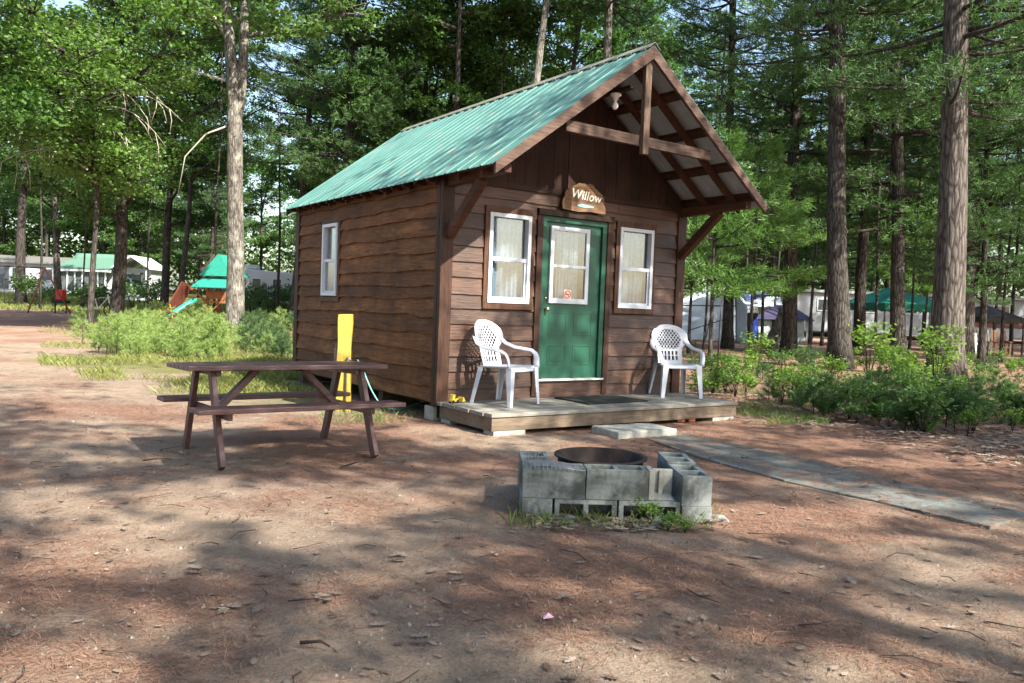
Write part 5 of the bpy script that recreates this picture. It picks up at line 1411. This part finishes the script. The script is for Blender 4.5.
# playground tower
q = place_far(219, 37.5); pg = thing('playground_tower', 'wooden playground tower with green fabric roof, ramp and green slide', 'playset', (q[0]-.05, 37.5, 0), R(-8)); pg.scale = (.9, .9, .92)
WOODO = wood('playset_wood', (.20, .07, .03), (.42, .18, .09), 'z', .7); TEAL = plain('teal_fabric', (.025, .25, .19), .6, .3, var=.12); SLD = plain('green_slide', (.02, .33, .25), .35, .5)
for x in (-.55, .65):
    for y in (0, 1.2): wbox('post', WOODO, pg, x-.06, x+.06, y-.06, y+.06, 0, 2.3)
wbox('platform', WOODO, pg, -.65, .75, -.1, 1.3, 1.05, 1.15)
wbox('rail', WOODO, pg, -.6, .7, -.09, -.062, 1.25, 1.62)
mb = MB(); mb.beam((.65, -.09, 1.5), (-.3, -.09, .6), .05, .1, (0, 1, 0)); mb.build('ladder_rail', WOODO, pg)
mb = MB(); mb.hexa([(-.85, -.35, 2.38), (.95, -.35, 2.38), (.95, 1.55, 2.38), (-.85, 1.55, 2.38), (-.02, -.1, 3.45), (.12, -.1, 3.45), (.12, 1.3, 3.45), (-.02, 1.3, 3.45)]); mb.build('roof', TEAL, pg)
mb = MB(); mb.beam((-.72, -.36, 2.6), (-.12, -.17, 3.42), .07, .03, (0, 1, 0)); mb.build('roof_trim', FASC, pg)
mb = MB(); mb.hexa([(-1.05, -.75, 1.78), (.9, -.75, 1.78), (.8, -.1, 2.28), (-.75, -.1, 2.28), (-1.05, -.75, 1.83), (.9, -.75, 1.83), (.8, -.1, 2.33), (-.75, -.1, 2.33)]); mb.build('awning', TEAL, pg, bevel=.01)
wbox('back_tarp', PANE, pg, -.5, .6, 1.2, 1.24, 1.25, 2.2)
mb = MB(); mb.beam((-1.55, -.2, 1.95), (-2.45, -.6, .1), 1.0, .07, (1, 0, 0))
for k in range(6): t = .1+k*.16; mb.beam((-1.55-.9*t-.04, -.68-.4*t, 1.95-1.85*t+.03), (-1.55-.9*t-.04, .28-.4*t, 1.95-1.85*t+.03), .05, .05)
mb.build('climbing_ramp', plain('ramp_red', (.15, .045, .03), .7, var=.3), pg)
mb = MB(); mb.beam((-1.55, -.2, 1.9), (-.55, -.1, 1.1), .08, .1); mb.build('ramp_brace', WOODO, pg)
pl = [(-1.0, -.4, 1.1), (-1.25, -.75, .85), (-1.55, -1.15, .52), (-1.85, -1.5, .22), (-2.15, -1.8, .10), (-2.45, -2.1, .08)]
mb = MB(); vs = []
for i, p in enumerate(pl):
    for a, b in ((-.28, .16), (-.25, 0), (.25, 0), (.28, .16)): vs.append((p[0]+.65*a, p[1]-.6*a, p[2]+b))
mb.add(vs, [(i*4+j, i*4+j+1, i*4+5+j, i*4+4+j) for i in range(5) for j in range(3)]); mb.build('slide', SLD, pg, True, 0, .03)
wbox('border', WOODO, pg, -3.0, -1.0, -2.6, -2.45, 0, .16)
# camper on the left
q = place_far(268, 62); h = thing('camper', 'white camper trailer with a roof vent, between the forked tree and cabin', 'camper', (q[0], 62, zg(q[0], 62)), R(6))
mb = MB(); mb.hexa([(-2.6, 0, .5), (2.3, 0, .5), (2.3, 2.3, .5), (-2.6, 2.3, .5), (-2.6, 0, 3.0), (2.3, 0, 2.75), (2.3, 2.3, 2.75), (-2.6, 2.3, 3.0)]); mb.build('body', plain('camper_white', (.60, .62, .68), .4, .4, var=.05), h, bevel=.08)
wbox('roof_vent', SIDING, h, -1.9, -.9, .6, 1.5, 2.98, 3.3, bevel=.05)
for x in (-2.3, -1.2, .3): w_ = wbox('window', TRIMW, h, x, x+.7, -.04, -.001, 1.6, 2.3); wbox('pane', PANE, w_, x+.06, x+.64, -.06, -.0405, 1.66, 2.24)
wbox('stripe', plain('stripe_grey', (.3, .36, .45), .5), h, -2.5, 2.2, -.012, -.001, 1.1, 1.3)
for x in (-.6, .3): mb = MB(); mb.lathe([(0, 0), (.33, 0), (.35, .05), (.33, .2), (0, .2)], n=20); mb.v = [(x+a, .1+c, .35+b) for a, b, c in mb.v]; mb.build('wheel', BLACK, h, True)
# --- right side camp
def drape(name, m, quad, parent, amp=.05, n_=14, seed=0, th=.01):
    a, b, c, d = [np.array(p, float) for p in quad]; mb = MB(); vs = []; nn = np.cross(b-a, d-a); nn /= np.linalg.norm(nn)
    for j in range(n_+1):
        for i in range(n_+1):
            u, v = i/n_, j/n_; p = a*(1-u)*(1-v)+b*u*(1-v)+c*u*v+d*(1-u)*v
            p = p+nn*amp*(mnoise.noise(Vector((u*4+seed, v*3, seed)))*1.5+.6*mnoise.noise(Vector((u*9+seed, v*8, seed))))
            vs.append(p)
    mb.add(vs, [(j*(n_+1)+i, j*(n_+1)+i+1, (j+1)*(n_+1)+i+1, (j+1)*(n_+1)+i) for j in range(n_) for i in range(n_)])
    return mb.build(name, m, parent, True, 0, th)
TARP = plain('pale_blue_tarp', (.55, .62, .69), .55, .4, var=.15, scale=.8, bmp=.05)
def W(px, py, Y): return aty(px, py, Y)
t = thing('tarp_tent', 'large pale blue tarp tent behind the right side of the cabin', 'tent', (W(712, 320, 40)[0], 40, 0))
o0 = np.array(t.location)
loc = lambda px, py, Y: W(px, py, Y)-o0
drape('front_wall', TARP, (loc(655, 338, 40), loc(737, 342, 39.5), loc(734, 292, 40), loc(655, 312, 42)), t, .10, 16, 1)
drape('roof', TARP, (loc(655, 312, 42), loc(734, 292, 40), loc(738, 287, 43), loc(706, 286, 44)), t, .08, 10, 2)
drape('side_wall', TARP, (loc(736, 343, 39.5), loc(747, 347, 38.6), loc(747, 306, 38.6), loc(735, 292, 39.6)), t, .04, 8, 3)
mb = MB()
for a, b in (((706, 338, 39.4), (716, 290, 39.4)), ((690, 330, 39.4), (735, 316, 39.3)), ((655, 305, 40), (736, 306, 39.3)), ((736, 345, 39.3), (736, 288, 39.3))): mb.tube([loc(*a), loc(*b)], .028, 5)
mb.build('guy_poles', DM, t)
mb = MB()
for k in range(8): mb.tube([loc(746+k*1.5, 306, 38.7), loc(746+k*1.5+1.5, 313, 38.7)], .02, 4); mb.tube([loc(746+k*1.5+1.5, 306, 38.7), loc(746+k*1.5, 313, 38.7)], .02, 4)
mb.build('lattice', TRIMW, t)
drape('doorway', DARK, (loc(746, 345, 39.6), loc(758, 345, 39.6), loc(758, 312, 39.6), loc(746, 312, 39.6)), t, .01, 4, 3)  # dark sheet painting the shade inside the tent opening
drape('blue_flap', plain('blue_tarp', (.02, .06, .40), .5), (loc(751, 342, 39.3), loc(757, 340, 39.3), loc(758, 316, 39.3), loc(753, 322, 39.3)), t, .05, 6, 4)
t = thing('tarp_shelter', 'blue and white tarp roof rising behind the purple roofed shelter', 'tarp', (W(770, 300, 47)[0], 47, 0)); o0 = np.array(t.location)
drape('tarp', TARP, (loc(736, 308, 45), loc(785, 306, 45), loc(775, 293, 48), loc(738, 291, 48)), t, .18, 12, 5); drape('blue_edge', plain('navy_tarp', (.03, .05, .22), .5), (loc(738, 292.5, 45), loc(770, 292, 45), loc(765, 298, 44.9), loc(745, 301, 44.9)), t, .05, 8, 6)
for px in (740, 783): mb = MB(); mb.tube([loc(px, 345, 46), loc(px, 300, 46)], .04, 6); mb.build('pole', DM, t)
# purple roofed gazebo
t = thing('gazebo', 'garden shelter with dark purple roof and pale curtain walls', 'gazebo', (W(785, 330, 42)[0], 42, 0)); o0 = np.array(t.location)
PURP = plain('purple_roof', (.045, .038, .08), .6, .3, var=.3, scale=1.5)
mb = MB(); e = [loc(752, 318.5, 41), loc(815, 321, 41), loc(811, 318, 45), loc(757, 316, 45)]; tp = [loc(776, 305, 42.5), loc(791, 305, 42.5), loc(791, 305, 43.5), loc(776, 305, 43.5)]
mb.hexa(e+tp); mb.build('roof', PURP, t)
for a, b, s_ in ((758, 772, 1), (778, 790, 2), (796, 804, 3), (805.5, 811, 4)): drape('curtain_wall', plain('tent_curtain%d' % s_, (.42, .52, .54), .8, var=.1), (loc(a, 343, 41.3), loc(b, 343.5, 41.3), loc(b, 320, 41.3), loc(a, 319.5, 41.3)), t, .05, 8, s_)
for px in (757, 774, 793, 812): mb = MB(); mb.tube([loc(px, 345, 41.2), loc(px, 318, 41.2)], .035, 6); mb.build('post', DM, t)
# leaning stump
q = at(771, 343); st = MB(); st.tube([(0, 0, -.1), (.05, 0, .3), (.28, 0, .9), (.38, 0, 1.35), (.40, 0, 1.7)], [.34, .26, .21, .17, .12], 10, 1, 0, .25)
q = aty(771, 335, 34); o = st.build('tree_stump', BARKG, None, True); o.location = (q[0], 34, 0); tag(o, 'pale leaning broken stump in front of the purple roofed shelter', 'stump')
# long white trailer on the right
t = thing('trailer_home', 'long white trailer home behind the green canopy and big pines', 'trailer', (W(940, 320, 52)[0], 52, 0), R(3)); 
wbox('body', plain('trailer_white', (.36, .40, .43), .5, .3, var=.08, scale=1), t, -9.5, 9, 0, 3, .5, 2.95, bevel=.05); wbox('roof', plain('trailer_roof', (.42, .46, .45), .6), t, -9.6, 9.1, -.2, 3.2, 2.96, 3.12)
wbox('stripe', plain('brown_stripe', (.16, .06, .04), .6), t, 2.2, 8.9, -.02, -.003, 1.15, 1.75)
for x in (-8, -5.2, -2.6, .6, 3.4, 6.0): w_ = wbox('window', TRIMW, t, x, x+1.1, -.05, -.003, 1.8, 2.6); wbox('pane', PANE, w_, x+.07, x+1.03, -.07, -.0505, 1.87, 2.53)
d_ = wbox('door', PANE, t, -.7, .1, -.05, -.003, .6, 2.5); wbox('handle', BRASS, d_, .0, .06, -.1, -.051, 1.4, 1.5)
q = aty(808, 305, 56); t = thing('trailer_roof_shed', 'pale green roofed trailer behind the purple shelter', 'trailer', (q[0], 56, 0))
wbox('body', plain('pale_green_body', (.36, .45, .42), .6), t, -2.6, 3.0, 0, 3, .3, 2.2); mb = MB(); gable_roof(mb, -2.9, 3.3, -.3, 3.3, 2.22, 2.9); mb.build('roof', plain('pale_green_roof', (.42, .54, .50), .5), t)
# green canopy
def canopy(name, label, px, Y, hw_, eave, peak, m, cat='canopy', posts=DM, val=.28):
    q = aty(px, 310, Y); t = thing(name, label, cat, (q[0], Y, 0), R(12)); mb = MB(); a = hw_; k = 8
    mb.add([(-a, -a, eave), (a, -a, eave), (a, a, eave), (-a, a, eave), (0, 0, peak)], [(0, 1, 4), (1, 2, 4), (2, 3, 4), (3, 0, 4)]); mb.build('roof', m, t, False, 0, .02)
    mb = MB()
    for i, (x0, y0, x1, y1) in enumerate(((-a, -a, a, -a), (a, -a, a, a), (a, a, -a, a), (-a, a, -a, -a))):
        for j in range(k):
            u0, u1 = j/k, (j+1)/k; f = lambda u: (x0+(x1-x0)*u, y0+(y1-y0)*u)
            mb.add([(*f(u0), eave-val), (*f((u0+u1)/2), eave-val*1.25), (*f(u1), eave-val), (*f(u1), eave-.005), (*f(u0), eave-.005)], [(0, 1, 2, 3, 4)])
    mb.build('valance', m, t, False, 0, .015)
    for x in (-a+.05, a-.05):
        for y in (-a+.05, a-.05): wbox('post', posts, t, x-.03, x+.03, y-.03, y+.03, 0, eave-.01)
    return t
canopy('canopy_tent', 'green peaked canopy tent between the dark pines on the right', 893, 41, 1.75, 2.15, 3.1, plain('green_canvas', (.015, .19, .13), .6, .3, var=.1))
canopy('canopy_tent', 'dark brown canopy shelter in front of the white trailer, far right', 985, 38, 1.15, 1.65, 2.25, plain('black_canvas', (.035, .03, .028), .6, .3, var=.2), val=.2)
# wooden chairs on the right
def wchair(px, Y, c, label, rz):
    q = aty(px, 340, Y); t = thing('wooden_chair', label, 'chair', (q[0], Y, 0), rz, 'wooden chairs at the far right camp')
    for x in (-.28, .28):
        for y, h_ in ((-.28, .62), (.28, .5)): wbox('leg', c, t, x-.035, x+.035, y-.035, y+.035, 0, h_)
        wbox('armrest', c, t, x-.06, x+.06, -.36, .34, .621, .65)
    wbox('seat', c, t, -.3, .3, -.3, .3, .38, .42)
    for k in range(5): mb = MB(); x = -.24+k*.12; mb.beam((x, .29, .421), (x, .45, 1.12), .08, .025, (0, 1, 0)); mb.build('back_slat', c, t)
wchair(990, 33, plain('pale_wood', (.24, .21, .18), .8), 'pale slatted wooden chair at the far right among the trees', R(10))
wchair(1001, 34.5, plain('brown_wood', (.15, .08, .05), .8), 'brown wooden chair behind the pale slatted chair', R(-15))
o = thing('white_cooler', 'white box standing between the big pines near the trailer', 'box', (aty(972, 340, 36)[0], 36, 0)); wbox('box', TRIMW, o, -.35, .35, -.3, .3, 0, .85, bevel=.03); wbox('lid', TRIMW, o, -.37, .37, -.32, .32, .851, .93, bevel=.03)
# thin pole beside the cabin
q = at(717, 372); mb = MB(); mb.tube([(0, 0, 0), (.02, 0, 1.2), (.05, .02, 2.1)], [.022, .018, .008], 6); o = mb.build('sapling_stake', BARKD, None, True); o.location = tuple(q); tag(o, 'thin dark bare sapling standing past the right end of the porch', 'sapling')
